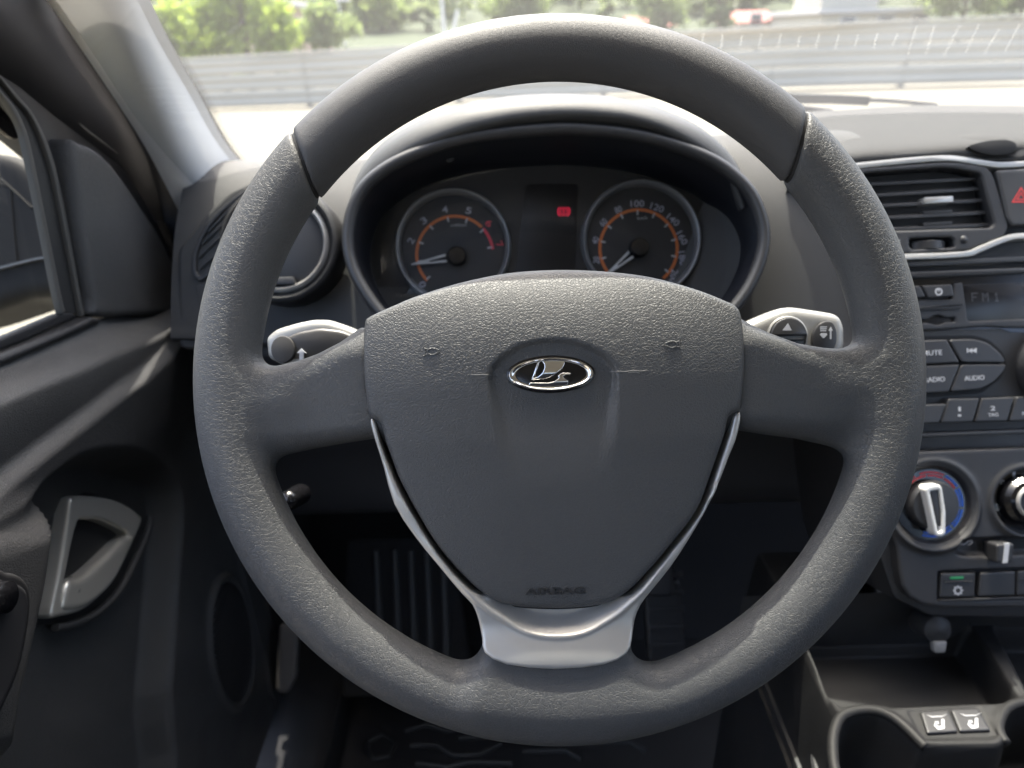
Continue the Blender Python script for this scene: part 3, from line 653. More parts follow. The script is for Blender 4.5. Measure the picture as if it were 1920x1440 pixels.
def gauge(name, cx, cy, bx, by, br, r, segs, ticks, nums, needle, unit, uy):
    c = CF.px(cx, cy); b = CF.px(bx, by)
    root = mk(name, prism(ellipse(*CF.px(bx, by), (br - 2) * cq, n=64), -.0003, .0004, 0), pm('dial_face', (.008, .008, .009), .5, var=.05), clu)
    mk('bezel', lathe([((br + 5) * cq, .0), ((br + 4) * cq, .007), ((br + 1) * cq, .0095), ((br - 4) * cq, .0085), ((br - 7) * cq, .001)], *b, n=96), pm('dial_bezel', (.16, .16, .16), .35, .4), root, smooth=60)
    for a0, a1, mt in segs: mk('scale_arc', arcstrip(*c, (r - 2.6) * cq, (r + 2.6) * cq, a0, a1, .0004, .0007, 40), mt, root)
    for a in ticks:
        t = math.radians(a); v = xf2(box(-4.5 * cq, 4.5 * cq, -1.5 * cq, 1.5 * cq, .0005, .0009, 0), c[0] + (r - 5) * cq * math.cos(t), c[1] + (r - 5) * cq * math.sin(t), t)
        mk('tick', v, greyp, root)
    for s, a, rn, mt in nums:
        t = math.radians(a); k = 11 if len(s) == 1 else 11 * (.95 if len(s) == 2 else 1.25) * len(s) * .62
        v = xf2(text(s, 12.5 * cq, k * cq, .0002, .012), c[0] + rn * cq * math.cos(t), c[1] + rn * cq * math.sin(t), (t - math.pi / 2) * .8, z=.0006)
        mk('numeral', v, mt, root, smooth=30)
    mk('unit_text', xf2(text(unit, 6 * cq, 30 * cq if len(unit) > 5 else 18 * cq, .0002), *CF.px(cx + 7, uy), z=.0006), greyp, root, smooth=30)
    hub, ang = needle; h = CF.px(*hub); t = math.radians(ang)
    nd = mk('hub', lathe([(19 * cq, .001), (18 * cq, .007), (15 * cq, .009), (.0001, .0095)], *h, 32), gloss, root, smooth=40)
    L = np.array([(20, -8), (86, -1.2), (86, 1.2), (20, 8), (20, 3.5), (52, 1.3), (52, -1.3), (20, -3.5)]) * cq
    mk('needle', xf2(prism(L, .004, .0055, .0003), h[0], h[1], t), needm, root)
T0 = 220; tk = [T0 - 30.1 * i for i in range(8)]
gauge('rev_counter', 853, 477, 850, 464, 104, 71.5, [(44, 222, orange), (6, 41, redp)], tk,
      [(str(i), tk[i] + 1.5, 86 if i else 83, nump if i < 6 else redp) for i in (0, 2, 3, 4, 5, 6, 7)] , ((857, 482), 189), 'x1000rpm', 423)
tk2 = [90 + 26 * (5 - i) for i in range(0, 12)]
gauge('speedometer', 1197, 466, 1200, 451, 107, 72.5, [(-52, 220, orange)], tk2[1:11],
      [(str(20 * i), tk2[i], 82 if i < 5 else 84, nump) for i in range(1, 11)], ((1197, 466), 218), 'km/h', 409)
wl = CF.px(1057, 397); rl = pm('red_lamp', (.12, .005, .01), .5, emit=((1, .02, .08), .16))
wv = [lathe([(6.4 * cq, .0006), (7.4 * cq, .0006), (7.4 * cq, .0009), (6.4 * cq, .0009)], *wl, 28, closed=True)]
for a in (-50, 130): wv.append(arcstrip(*wl, 10.2 * cq, 11.6 * cq, a, a + 100, .0006, .0009, 12))
wv.append(xf2(text('!', 9 * cq, None, .0003, .02), *wl, z=.0006))
mk('brake_lamp', join(*wv), rl, clu, smooth=30)
for x, y in ((843, 296), (1212, 279)): mk('screw', lathe([(.004, -.003), (.0038, .0012), (.002, .0016), (.0001, .0006)], 0, 0, 16), black, clu, fr=camframe(x, y, .628))
lens = []
for v_ in np.linspace(0, 1, 9):
    z = .010 + .030 * v_ ** 1.3; k = .965 - .0 * v_
    lens.append(None)
lx = np.linspace(.96, -.96, 30); lr = []
hw = (r2[:, 0].max() - r2[:, 0].min()) / 2; cxm = (r2[:, 0].max() + r2[:, 0].min()) / 2; ytop, ybot = r2[:, 1].max(), r2[:, 1].min(); cy_ = (ytop + ybot) / 2; hh = (ytop - ybot) / 2
for v_ in np.linspace(-.95, .93, 14):
    lr.append([(cxm + hw * .95 * u * math.sqrt(max(0, 1 - (.85 * v_) ** 2)), cy_ + hh * v_ - hh * .0, .020 + .022 * (v_ + .95) / 1.9 - .010 * ((v_ + .0)) ** 2) for u in lx])
mk('clear_lens', loft(lr), glass('cluster_lens', (.92, .92, .93), 0, .25), clu)
# ------------------------------------------------------------------ centre stack
KD = .60
KF = camframe(1800, 700, KD); kq = KD / FPX
fas = thing('centre_fascia', 'dark grey centre stack fascia carrying vent, radio and heater controls', 'fascia', KF)
def K(pts, h=0): return KF.poly(pts, h)
fo = rounded(K([(1612, 302), (1640, 290), (1810, 277), (2100, 262), (2100, 1170), (1760, 1165), (1690, 1130), (1660, 1040), (1640, 900), (1622, 600)]), .006)
mk('fascia_panel', prism(fo, -.05, -.012, .003), fasm, fas)
mk('fascia_side', loft([[(x, y, -.012) for x, y in K([(1612, 300), (1622, 600), (1640, 900), (1660, 1040), (1690, 1130), (1760, 1165)])], [(x - .004, y, -.16) for x, y in K([(1612, 300), (1622, 600), (1640, 900), (1660, 1040), (1690, 1130), (1760, 1165)])]]), fasm, fas)
top = K([(1585, 292), (1700, 284), (1812, 278), (1822, 287), (1845, 292), (1875, 292), (1900, 288), (1912, 271), (2100, 262), (2100, 300), (1920, 300), (1850, 302), (1795, 294), (1765, 292), (1710, 295), (1600, 304), (1585, 308)])
mk('upper_edge', prism(top, -.02, .001, .0025), dashm, fas)
def strip(name, pts, wpx, h0, h1, mat, par, bev=.0012, fr=None):
    c = spline(K(pts), 5); t = np.gradient(c, axis=0); t /= np.linalg.norm(t, axis=1)[:, None]; n_ = np.c_[-t[:, 1], t[:, 0]] * wpx * kq / 2
    return mk(name, prism(np.concatenate([c - n_, (c + n_)[::-1]]), h0, h1, bev), mat, par)
strip('silver_strip', [(1580, 315), (1602, 312), (1710, 301), (1765, 297.5), (1795, 299), (1845, 307), (1877, 310), (1920, 308), (2050, 302)], 11, -.012, .002, silver, fas)
strip('silver_strip', [(1640, 490), (1692, 483), (1770, 480), (1815, 476), (1832, 469), (1885, 448), (1920, 443), (2050, 436)], 11, -.012, .003, silver, fas)
vb = rounded(K([(1588, 318), (1620, 315), (1765, 304), (1800, 305), (1848, 313), (1862, 330), (1890, 425), (1880, 445), (1828, 464), (1812, 470), (1692, 477), (1640, 480)]), .003)
vi = rounded(K([(1615, 327), (1627, 325), (1762, 315), (1790, 317), (1832, 325), (1838, 330), (1862, 420), (1856, 427), (1675, 433), (1650, 433)]), .0022)
slot = rounded(K([(1704, 448), (1780, 445), (1787, 450), (1788, 464), (1710, 468), (1704, 462)]), .001)
av = thing('centre_vent', 'angular centre air vent with horizontal slats and silver tab under the silver strip', 'air vent', KF)
mk('vent_bezel', plate(vb, .0015, -.012, .0022, .0009, holes=[vi, slot]), fasm, av, smooth=180)
mk('vent_duct', prism(inset(ccw(vi), -.001), -.045, -.030, 0), darkm, av)
dv = ccw(vi); n = len(dv)
mk('duct_wall', loft([[(x, y, -.031) for x, y in dv], [(x, y, -.006) for x, y in dv]], True), darkm, av)
for i, (a, b) in enumerate((((1600, 343), (1840, 330)), ((1600, 365), (1842, 349)), ((1610, 384), (1848, 371)), ((1630, 406), (1854, 394)), ((1640, 427), (1860, 417)))):
    p, q_ = K([a, b], -.008); c = (p + q_) / 2; L = np.hypot(*(q_ - p)) / 2; ang = math.atan2(*(q_ - p)[::-1])
    sl_v = box(-L, L, -.0014, .0014, -.012, .003, .0005); v, f = sl_v; v = np.array(v); v[:, 1] += -.35 * (v[:, 2] + .012) + .0025
    mk('slat', xf2((v, f), c[0], c[1], ang, z=-.008), fasm, av)
c = K([(1757, 376)], -.004)[0]
tb = mk('tab', xf2(prism(rounded(np.array([(-.0125, -.0027), (.0125, -.0027), (.0125, .0027), (-.0125, .0027)]), .0012), -.012, .0028, .001), *c, .03, z=-.004), silver, av)
for x, y in ((1757, 398), (1757, 420)):
    c = K([(x, y)], -.006)[0]; mk('link', xf2(box(-.0125, .0125, -.0016, .0016, -.01, .0012, .0005), *c, .03, z=-.006), black, av)
mk('slot_back', prism(inset(ccw(slot), -.001), -.02, -.012, 0), darkm, av)
wv = []
c = K([(1746, 457)])[0]
v, f = lathe([(.0, -.004), (.017, -.004), (.0185, -.0032), (.0185, .0032), (.017, .004), (.0, .004)], 0, 0, 60); v = np.array(v); r_ = np.hypot(v[:, 0], v[:, 1]); a_ = np.arctan2(v[:, 1], v[:, 0])
v[:, :2] *= (1 + .012 * (np.arange(len(v)) // 6 % 2))[:, None]
mk('thumbwheel', (np.c_[c[0] + v[:, 0], c[1] + v[:, 2] - .0008, -.0148 + v[:, 1] * .9], f), btn, av, smooth=30)
mk('pin', lathe([(.0034, -.001), (.0032, .002), (.002, .0032), (.0001, .0035)], *K([(1805, 450)])[0], 20), btn, av)
mk('close_mark', join(*[prism(K([(1679, 455 + k), (1687, 449 + k), (1688, 451 + k), (1681, 457 + k)], .0015), .0012, .0018, 0) for k in (0, 5)]), greyp, av)
hz_ = thing('hazard_switch', 'black hazard switch with red outlined triangle beside the centre vent', 'switch', KF)
hb = rounded(K([(1864, 321), (2010, 312), (2010, 420), (1893, 424), (1884, 412)]), .002)
mk('switch_body', plate(hb, .003, -.012, .0022, .0009), pm('hazard_plastic', (.05, .05, .052), .4, var=.05), hz_, smooth=180)
def tri(cx, cy, r): return K([(cx + r * 1.05 * math.cos(math.radians(a)), cy - r * math.sin(math.radians(a))) for a in (90, 210, 330)], .003)
redm = pm('red_mark', (.62, .06, .06), .4)
def frame_tri(r, r2):
    a, b = tri(1914, 370, r), tri(1914, 370, r2); V = [(x, y, .0034) for x, y in np.concatenate([a, b])]
    return V, [(0, 1, 4, 3), (1, 2, 5, 4), (2, 0, 3, 5)]
mk('triangle_mark', join(frame_tri(20, 14.5), frame_tri(10.5, 6.0)), redm, hz_, smooth=None)
# ------------------------------------------------------------------ radio
rad = thing('car_radio', 'dark car radio with dim FM1 display and grey lettered buttons', 'car radio', KF)
rp = K([(1600, 500), (2060, 484), (2060, 800), (1725, 812), (1660, 815)])
mk('radio_body', prism(rp, -.03, -.0045, .001), fasm, rad)
mk('top_ledge', prism(K([(1640, 493), (1700, 490), (2060, 474), (2060, 484), (1700, 501), (1640, 504)]), -.02, .0005, .001), fasm, rad)
mk('disc_slot', prism(K([(1640, 504), (1700, 502), (2060, 486), (2060, 494), (1700, 511), (1640, 513)]), -.02, -.0035, 0), darkm, rad)
mk('upper_bar', prism(rounded(K([(1640, 512), (1720, 510), (2060, 496), (2060, 506), (1720, 521), (1640, 524)]), .001), -.01, .0015, .001), fasm, rad)
mk('recess', prism(K([(1640, 524), (1720, 521), (2060, 506), (2060, 628), (1900, 622), (1880, 615), (1720, 622), (1640, 626)]), -.02, -.0038, 0), gloss, rad)
mk('display', prism(rounded(K([(1808, 533), (2060, 523), (2060, 596), (1815, 602)]), .001), -.004, -.0028, .0003), pm('display_glass', (.016, .016, .018), .22), rad)
dm = []
FONT = {'F': ['11111', '10000', '10000', '11110', '10000', '10000', '10000'], 'M': ['10001', '11011', '10101', '10101', '10001', '10001', '10001'], '1': ['00100', '01100', '00100', '00100', '00100', '00100', '01110']}
for ch, x0 in (('F', 1821), ('M', 1841), ('1', 1862)):
    for r_, rowt in enumerate(FONT[ch]):
        for c_, b in enumerate(rowt):
            if b == '1': x, y = x0 + c_ * 2.4 + r_ * .2, 549 + r_ * 2.4 - c_ * .08; dm.append(prism(K([(x, y), (x + 2, y), (x + 2, y + 2), (x, y + 2)], -.0028), -.0029, -.0025, 0))
mk('lettering', join(*dm), pm('dim_segments', (.07, .07, .075), .5), rad, smooth=None)
mk('bracket', plate(rounded(K([(1660, 560), (1786, 561), (1790, 531), (1806, 529), (1816, 602), (2060, 592), (2060, 616), (1885, 614), (1850, 612), (1760, 618), (1660, 622)]), .0015), -.0005, -.008, .0016, .0008, holes=[K([(1690, 600), (1742, 599), (1750, 593), (1760, 591), (1768, 593), (1774, 596), (1791, 595), (1792, 603), (1774, 604), (1766, 608), (1756, 609), (1748, 607), (1742, 605), (1690, 606)])]), fasm, rad, smooth=180)
mk('bracket_ridge', prism(rounded(K([(1660, 577), (1790, 572), (1806, 570), (1800, 578), (1785, 581), (1660, 585)]), .001), -.002, .001, .001), fasm, rad)
def button(name, pts, h=.002, rr=.0016, label=None, par=None, mat=None):
    return mk(name, plate(rounded(K(pts), rr), h, -.006, .0014, .0006), mat or btn, par or rad, smooth=180, label=label)
def mark(geo, par): return mk('marking', geo, whitep, par, fr=KF, smooth=30)
def klabel(s, x, y, hpx, wpx, h, ang=.026): c = K([(x, y)], h)[0]; return xf2(text(s, hpx * kq, wpx * kq if wpx else None, .0002, .008), c[0], c[1], ang, z=h + .0001)
b = button('source_button', [(1660, 539), (1723, 536), (1734, 558), (1660, 561)])
b = button('power_button', [(1726, 536), (1783, 533.5), (1787, 556), (1737, 559)], label='power button with white disc symbol'); c = K([(1760, 547)], .002)[0]
mark(join(prism(np.array([(c[0] - kq * .8, c[1]), (c[0] + kq * .8, c[1]), (c[0] + kq * .8, c[1] + kq * 6), (c[0] - kq * .8, c[1] + kq * 6)]), .0019, .0023, 0), lathe([(4.6 * kq, .0019), (7.0 * kq, .0019), (7.0 * kq, .0022), (4.6 * kq, .0022)], *c, 24, closed=True)), b)
b = button('mute_button', [(1680, 640), (1773, 637), (1797, 680), (1690, 685)]); mark(klabel('MUTE', 1748, 661.5, 9, 36, .002), b)
b = button('previous_button', [(1776, 637), (1824, 636), (1850, 643), (1872, 661), (1885, 680), (1800, 680)], rr=.004)
mark(join(*[prism(K(q_, .002), .0019, .0022, 0) for q_ in ([(1813, 653), (1815, 653), (1815, 662), (1813, 662)], [(1815, 657.5), (1823, 653), (1823, 662)], [(1822, 657.5), (1831, 652.5), (1831, 662)])]), b)
b = button('radio_button', [(1690, 688), (1798, 683.5), (1777, 735), (1690, 740)]); mark(klabel('RADIO', 1752, 711.5, 9, 39, .002), b)
b = button('audio_button', [(1800, 683.5), (1885, 683), (1880, 697), (1861, 717), (1836, 730), (1779, 735)], rr=.003); mark(klabel('AUDIO', 1827, 708.5, 9, 37, .002), b)
mk('button_recess', prism(rounded(K([(1660, 632), (1775, 629), (1830, 628), (1862, 637), (1886, 660), (1895, 685), (1880, 712), (1845, 738), (1770, 744), (1660, 748)]), .004), -.006, -.0042, 0), darkm, rad)
for nm, pts, tx in (('preset_button', [(1690, 760), (1773, 757), (1759, 793), (1690, 796)], ()), ('preset_button', [(1776, 748), (1835, 746.5), (1822, 791), (1761, 793)], (('1', 1799, 767, 8.5, 4.5),)), ('preset_button', [(1838, 746.5), (1900, 744), (1886, 790), (1825, 791)], (('2', 1861.5, 765.5, 8.5, 9), ('TAG', 1862, 777.5, 6.5, 19))),
                  ('preset_button', [(1903, 744), (1962, 741), (1950, 787), (1889, 790)], (('3', 1926, 763, 8.5, 9), ('PTY', 1926, 775, 6.5, 19)))):
    b = button(nm, pts)
    g_ = [klabel(s, x, y, hh_, ww, .002) for s, x, y, hh_, ww in tx]
    if tx and tx[0][0] == '1': g_.append(prism(K([(1796, 777), (1802, 777), (1802, 781), (1796, 781)], .002), .0019, .0022, 0))
    if g_: mark(join(*g_), b)
mk('volume_knob', lathe([(76 * kq, -.005), (74 * kq, .006), (68 * kq, .012), (60 * kq, .013), (.0001, .013)], *K([(1986, 688)])[0], 64), fasm, rad, smooth=40)
mk('lower_ledge', prism(K([(1680, 817), (1725, 812.5), (2060, 800), (2060, 808), (1725, 820), (1680, 825)]), -.02, -.0005, .001), fasm, rad)
# ------------------------------------------------------------------ heater panel
cli = thing('climate_panel', 'black heater control panel with red and blue temperature dial', 'control panel', KF)
cpn = K([(1670, 862), (1690, 850), (1720, 847), (2060, 834), (2060, 1136), (1920, 1140), (1840, 1141), (1760, 1140), (1728, 1134), (1705, 1120), (1692, 1100), (1686, 1070), (1682, 1030), (1676, 1010), (1660, 940)])
tc_, fc_ = K([(1750, 947), (1924, 940)])
def ch(X, Y):
    z = 0 * X
    for c, r_i, r_o in ((tc_, 70, 84), (fc_, 57, 66)):
        r_ = np.hypot(X - c[0], Y - c[1]) / kq
        z = z + .004 * np.exp(-((r_ - r_o) / 6) ** 2) * (.35 + .65 * sstep(.3, -1, (Y - c[1]) / (r_o * kq))) - .005 * sstep(r_i + 4, r_i - 2, r_)
    d = poly_sd(X, Y, rounded(K([(1800, 1010), (2060, 998), (2060, 1038), (1815, 1046), (1790, 1040)]), .003)); z = z - .006 * sstep(.001, -.004, d)
    d = poly_sd(X, Y, K([(1760, 1072), (2060, 1060), (2060, 1120), (1758, 1126)])); z = z - .005 * sstep(.0008, -.0012, d)
    return z
mk('panel', plate(cpn, ch, -.02, .003, .0010), fasm, cli, smooth=180)
tk_ = mk('temperature_knob', lathe([(66 * kq, -.0052), (66 * kq, -.0045), (.0001, -.0045)], *tc_, 64), gloss, cli, smooth=40)
mk('knob_base', lathe([(47 * kq, -.005), (46 * kq, .002), (42 * kq, .0045), (.0001, .005)], *tc_, 64), btn, tk_, fr=KF, smooth=40)
rc = pm('heat_red', (.45, .02, .03), .5); bc = pm('cold_blue', (.02, .12, .6), .5)
def arcs(segs, mat):
    for r_, a0, a1 in segs: mk('scale_arc', arcstrip(*tc_, (r_ - 1.7) * kq, (r_ + 1.7) * kq, a0, a1, -.0043, -.0040, 20), mat, tk_, fr=KF)
arcs([(60.5, 118, 160), (54.5, 98, 160), (60.5, 64, 108), (54.5, 64, 94), (54.5, 32, 60)], rc)
arcs([(60.5, 32, 60), (60.5, -6, 28), (54.5, -6, 28), (60.5, -46, -11), (54.5, -46, -11), (60.5, -68, -50), (54.5, -68, -50), (60.5, -106, -76), (54.5, -106, -76)], bc)
po = rounded(K([(1734, 918), (1740, 911), (1760, 908), (1766, 914), (1773, 960), (1773, 1000), (1768, 1005), (1756, 1006), (1752, 1000)], .012), .0018)
pi_ = rounded(K([(1743, 921), (1761, 918), (1766, 960), (1766, 996), (1759, 998)], .012), .001)
mk('pointer', plate(po, .0125, .0, .0012, .0006, holes=[pi_]), pm('white_plastic', (.72, .72, .70), .4), tk_, fr=KF, smooth=180)
mk('pointer_infill', prism(pi_, .0, .0105, .0002), btn, tk_, fr=KF)
mk('pointer_mark', prism(K([(1759, 987), (1764, 986), (1765, 998), (1761, 999)], .0105), .0103, .0109, 0), whitep, tk_, fr=KF)
fk = mk('fan_knob', lathe([(60 * kq, -.0052), (58 * kq, -.0045), (.0001, -.0045)], *fc_, 64), gloss, cli, smooth=40)
fc2 = K([(1934, 940)], .008)[0]
v, f = lathe([(46 * kq, -.005), (44 * kq, .004), (38 * kq, .008), (30 * kq, .010)], *fc2, 120); v = np.array(v)
dv_ = v[:, :2] - fc2; v[:, :2] = fc2 + dv_ * (1 + .012 * ((np.arange(len(v)) // 4) % 2))[:, None]
mk('knurled_side', (v, f), gloss, fk, fr=KF, smooth=20)
mk('silver_cap_ring', lathe([(32 * kq, .008), (31 * kq, .0115), (28 * kq, .0125), (25 * kq, .011), (24 * kq, .008)], *fc2, 64), silver, fk, fr=KF, smooth=60)
mk('cap', lathe([(25 * kq, .0085), (.0001, .0095)], *fc2, 40), btn, fk, fr=KF)
for s, x, y, a in (('0', 1880, 905, .5), ('1', 1901, 888, -.1)):
    c = K([(x, y)], -.0045)[0]; mk('numeral', xf2(text(s, 10 * kq, (9 if s == '0' else 5) * kq, .0002, .012), *c, a, z=-.0045), whitep, fk, fr=KF, smooth=30)
c = K([(1874, 951)], -.0045)[0]
mk('fan_symbol', join(*[xf2(prism(ellipse(4.3 * kq, 1.6 * kq, 3.6 * kq, 3.2 * kq, 12), -.0046, -.0041, 0), c[0], c[1], math.radians(a + 20)) for a in (0, 90, 180, 270)]), whitep, fk, fr=KF)
lv = mk('air_slider', plate(rounded(K([(1866, 1020), (1899, 1018), (1897, 1054), (1866, 1056)], .01), .002), .012, -.006, .002, .0008), btn, cli, smooth=180)
mk('slider_mark', prism(K([(1884, 1019), (1893, 1018.5), (1889, 1055), (1880, 1056)], .0122), .011, .0124, 0), whitep, lv, fr=KF)
mk('slider_track', prism(K([(1832, 1008), (2060, 997), (2060, 1024), (1836, 1032)], -.005), -.009, -.0052, 0), darkm, cli)
fi = [(1800, 1020), (1806, 1021), (1812, 1018), (1813, 1015), (1817, 1015), (1820, 1013), (1823, 1016), (1819, 1020), (1815, 1022)]
mk('foot_symbol', sweep(np.c_[K(fi), np.full(len(fi), .0004)], circ(.0004, 6)), greyp, cli)
for nm, pts, lab in (('air_conditioning_switch', [(1764, 1075), (1829, 1074), (1827, 1120), (1761, 1121)], 'switch with green lamp and white snowflake'), ('blank_switch', [(1838, 1074), (1904, 1071), (1903, 1117), (1834, 1119)], None), ('recirculation_switch', [(1907, 1071), (1972, 1068), (1972, 1114), (1906, 1117)], None)):
    b = mk(nm, plate(rounded(K(pts), .0012), .0005, -.012, .0014, .0007), btn, cli, smooth=180, label=lab)
    if nm[0] == 'a':
        mk('green_lamp', prism(rounded(K([(1782, 1081.5), (1807, 1081), (1806, 1086), (1781, 1086.5)], .0006), .0004), .0001, .0010, .0001), pm('green_lens', (.03, .26, .10), .3), b, fr=KF)
        c = K([(1796, 1107)], .0006)[0]; star = np.array([((10.5 if i % 2 == 0 else 7) * kq * math.cos(i * math.pi / 8), (10.5 if i % 2 == 0 else 7) * kq * math.sin(i * math.pi / 8)) for i in range(16)]) + c; inn = ellipse(*c, 4.8 * kq, n=16)
        V = [(x, y, .0009) for x, y in np.concatenate([star, inn])]; mk('snowflake_symbol', (V, [(i, (i + 1) % 16, 16 + (i + 1) % 16, 16 + i) for i in range(16)]), whitep, b, fr=KF, smooth=None)
        mk('switch_ridge', prism(K([(1770, 1090), (1823, 1089), (1820, 1091.5), (1774, 1092.5)], .0006), .0002, .0014, .0004), fasm, b, fr=KF)
    if nm[0] == 'r': mk('switch_ridge', prism(K([(1910, 1086), (1960, 1085), (1958, 1088), (1914, 1089)], .0006), .0002, .0014, .0004), fasm, b, fr=KF)
mk('switch_sill', prism(K([(1759, 1124), (2060, 1113), (2060, 1117), (1760, 1128)]), -.004, .0012, .0008), fasm, cli)
# ------------------------------------------------------------------ console
NZ = .70
NF = Frame((.25, .42, NZ), (1, 0, 0), (0, 1, 0), (0, 0, 1))
con = thing('centre_console', 'black lower console with open tray, two cup holders and seat heater switches', 'console', NF)
def N(pts, h=0): return NF.poly(pts, h)
tray = rounded(N([(1500, 1165), (1690, 1158), (1815, 1168), (1860, 1230), (1908, 1305), (1898, 1316), (1698, 1324), (1580, 1326), (1556, 1308), (1520, 1222)]), .008)
tray2 = rounded(N([(1862, 1172), (2300, 1155), (2300, 1300), (1935, 1312)]), .006)
cup = spline(N([(1575, 1440), (1568, 1400), (1571, 1369), (1583, 1345), (1608, 1335.5), (1640, 1335), (1670, 1346), (1698, 1367), (1716, 1385), (1732, 1399), (1760, 1402), (1800, 1402), (1850, 1402), (1872, 1400), (1884, 1390), (1881, 1372), (1879, 1353), (1892, 1332), (1920, 1321), (1990, 1320), (2060, 1340), (2080, 1440), (2060, 1600), (1600, 1600)]), 4, True)
swf = rounded(N([(1701, 1331), (1836, 1323), (1876, 1382), (1728, 1388)]), .003)
xl, xr = N([(1505, 1241)])[0][0], .35
def con_h(X, Y):
    z = -.0010 * 0 * X
    dt = poly_sd(X, Y, tray); z = z - .034 * sstep(.0015, -.007, dt)
    step = sstep(N([(1640, 1232)], -.034)[0][1] - .001, N([(1640, 1232)], -.034)[0][1] + .003, Y); z = z + .012 * step * (dt < 0)
    z = z - .03 * sstep(.0015, -.006, poly_sd(X, Y, tray2))
    dc = poly_sd(X, Y, cup); z = z - .065 * sstep(.001, -.007, dc) + .0022 * np.exp(-((dc - .003) / .0035) ** 2)
    z = z - .0012 * sstep(.0006, -.0008, poly_sd(X, Y, swf))
    le = xl + .010 + .045 * sstep(-.02, -.16, Y) * 0
    z = z - .10 * sstep(0, -.012, X - le) ** 1.5
    return z
gx = np.arange(xl - .008, xr, .0016); gy = np.arange(-.19, .17, .0016)
X, Y = np.meshgrid(gx, gy, indexing='ij'); Z = con_h(X, Y)
fq = [(i * len(gy) + j, (i + 1) * len(gy) + j, (i + 1) * len(gy) + j + 1, i * len(gy) + j + 1) for i in range(len(gx) - 1) for j in range(len(gy) - 1)]
mk('console_body', (np.c_[X.ravel(), Y.ravel(), Z.ravel()], fq), pm('console_black', (.013, .013, .0135), .6, spec=.35, grain=('noise', 1800, .0002), var=.1), con, smooth=180)
cr = spline(N([(1578, 1470), (1566, 1440), (1562, 1400), (1565, 1369), (1578, 1342), (1606, 1330.5), (1641, 1330), (1673, 1342), (1701, 1364), (1720, 1383), (1736, 1399)]), 5)
mk('cup_rim', sweep(np.c_[cr, np.full(len(cr), -.0016)], circ(.0042, 12)), pm('rim_plastic', (.012, .012, .0125), .6, spec=.3), con, smooth=180)
cr = spline(N([(1887, 1392), (1876, 1374), (1874, 1353), (1888, 1327), (1920, 1315), (1990, 1313), (2066, 1336)]), 5)
mk('cup_rim', sweep(np.c_[cr, np.full(len(cr), -.0016)], circ(.0042, 12)), MATS['rim_plastic'], con, smooth=180)
mk('console_side', box(xl - .004, xl + .006, -.25, .17, -.5, -.09, .003), black, con)
cb_ = N([(1608, 1440)], -.06)[0]
mk('cup_base', lathe([(.036, -.0645), (.034, -.0625), (.0001, -.0625)], *cb_, 40), fasm, con)
for pts, ic in (([(1725, 1336), (1777, 1332.5), (1796, 1373), (1738, 1377)], (1761, 1359)), ([(1782, 1332), (1833, 1329), (1857, 1371), (1799, 1373)], (1824, 1357))):
    b = mk('seat_heater_switch', plate(rounded(N(pts), .0012), .0014, -.006, .0016, .0007), btn, con, smooth=180)
    sx, sy = ic
    seat = [(sx + 4, sy - 10), (sx + 9, sy - 10), (sx + 10, sy + 7), (sx + 4, sy + 9), (sx - 3, sy + 9), (sx - 10, sy + 1), (sx - 8, sy - 2), (sx - 3, sy + 3), (sx + 4, sy + 3)]
    mk('seat_symbol', prism(N(seat, .0014), .0012, .0018, 0), whitep, b, fr=NF)
    for k in (0, 4): mk('heat_wave', prism(N([(sx - 8 + k, sy - 6), (sx - 6 + k, sy - 6), (sx - 5 + k, sy - 1), (sx - 7 + k, sy - 1)], .0014), .0012, .0018, 0), whitep, b, fr=NF)
    ty = sy - 25
    mk('lamp_notch', prism(N([(sx - 24, sy - 19), (sx - 14, sy - 13.5), (sx + 6, sy - 14.5), (sx + 16, sy - 21), (sx + 6, sy - 16.5), (sx - 14, sy - 16)], .0016), .0010, .0019, .0001), greyp, b, fr=NF)
PF = camframe(1754, 1178, .615)
soc = thing('power_socket', 'small round power socket with pale tab above the console tray', 'power socket', PF)
mk('socket_ring', lathe([(.0125, -.02), (.0125, .002), (.0115, .004), (.0095, .003), (.009, -.01)], 0, 0, 40), btn, soc)
mk('socket_lid', lathe([(.0115, .0035), (.008, .006), (.0001, .007)], 0, 0, 32), black, soc, smooth=50)
mk('lid_tab', prism(rounded(np.array([(-.005, -.019), (.004, -.019), (.006, -.009), (-.006, -.009)]), .002), .001, .007, .001), pm('tab_grey', (.2, .2, .2), .35), soc)
mk('lower_wall', loft([[(x, .478, NZ + .045) for x in np.linspace(.20, .62, 5)], [(x, .482, NZ - .03) for x in np.linspace(.20, .62, 5)]]), black, con, fr=WORLD)
# ------------------------------------------------------------------ driver's door
DF = Frame((-.36, .5, .95), (0, 1, 0), (0, 0, 1), (1, 0, 0))
door = thing('driver_door', 'black grained driver door with silver inner handle and open pull cup', 'car door', DF)
def D(pts, h=0): return DF.poly(pts, h)
sill = D([(-260, 770), (-100, 714), (0, 676), (60, 654), (120, 628), (182, 600), (240, 588), (300, 578), (336, 566)])
af = .285   # forward edge of the door, from the origin
a0 = -.36
def top_b(a): return np.interp(a, np.r_[a0, sill[:, 0], af], np.r_[sill[0, 1] + .0, sill[:, 1], sill[-1, 1]])
crest = D([(336, 620), (300, 640), (250, 662), (150, 706), (60, 742), (0, 768), (-120, 820)], .03)
crease = D([(240, 700), (213, 717), (120, 790), (60, 835), (0, 884), (-80, 950)], .02)
recess = spline(D([(-140, 1010), (-40, 960), (20, 905), (83, 862), (150, 850), (213, 852), (283, 873), (318, 905), (330, 960), (322, 1100), (308, 1300), (300, 1500), (-20, 1500), (-20, 1300), (-24, 1160), (-40, 1060), (-90, 1020)], 0), 4, True)
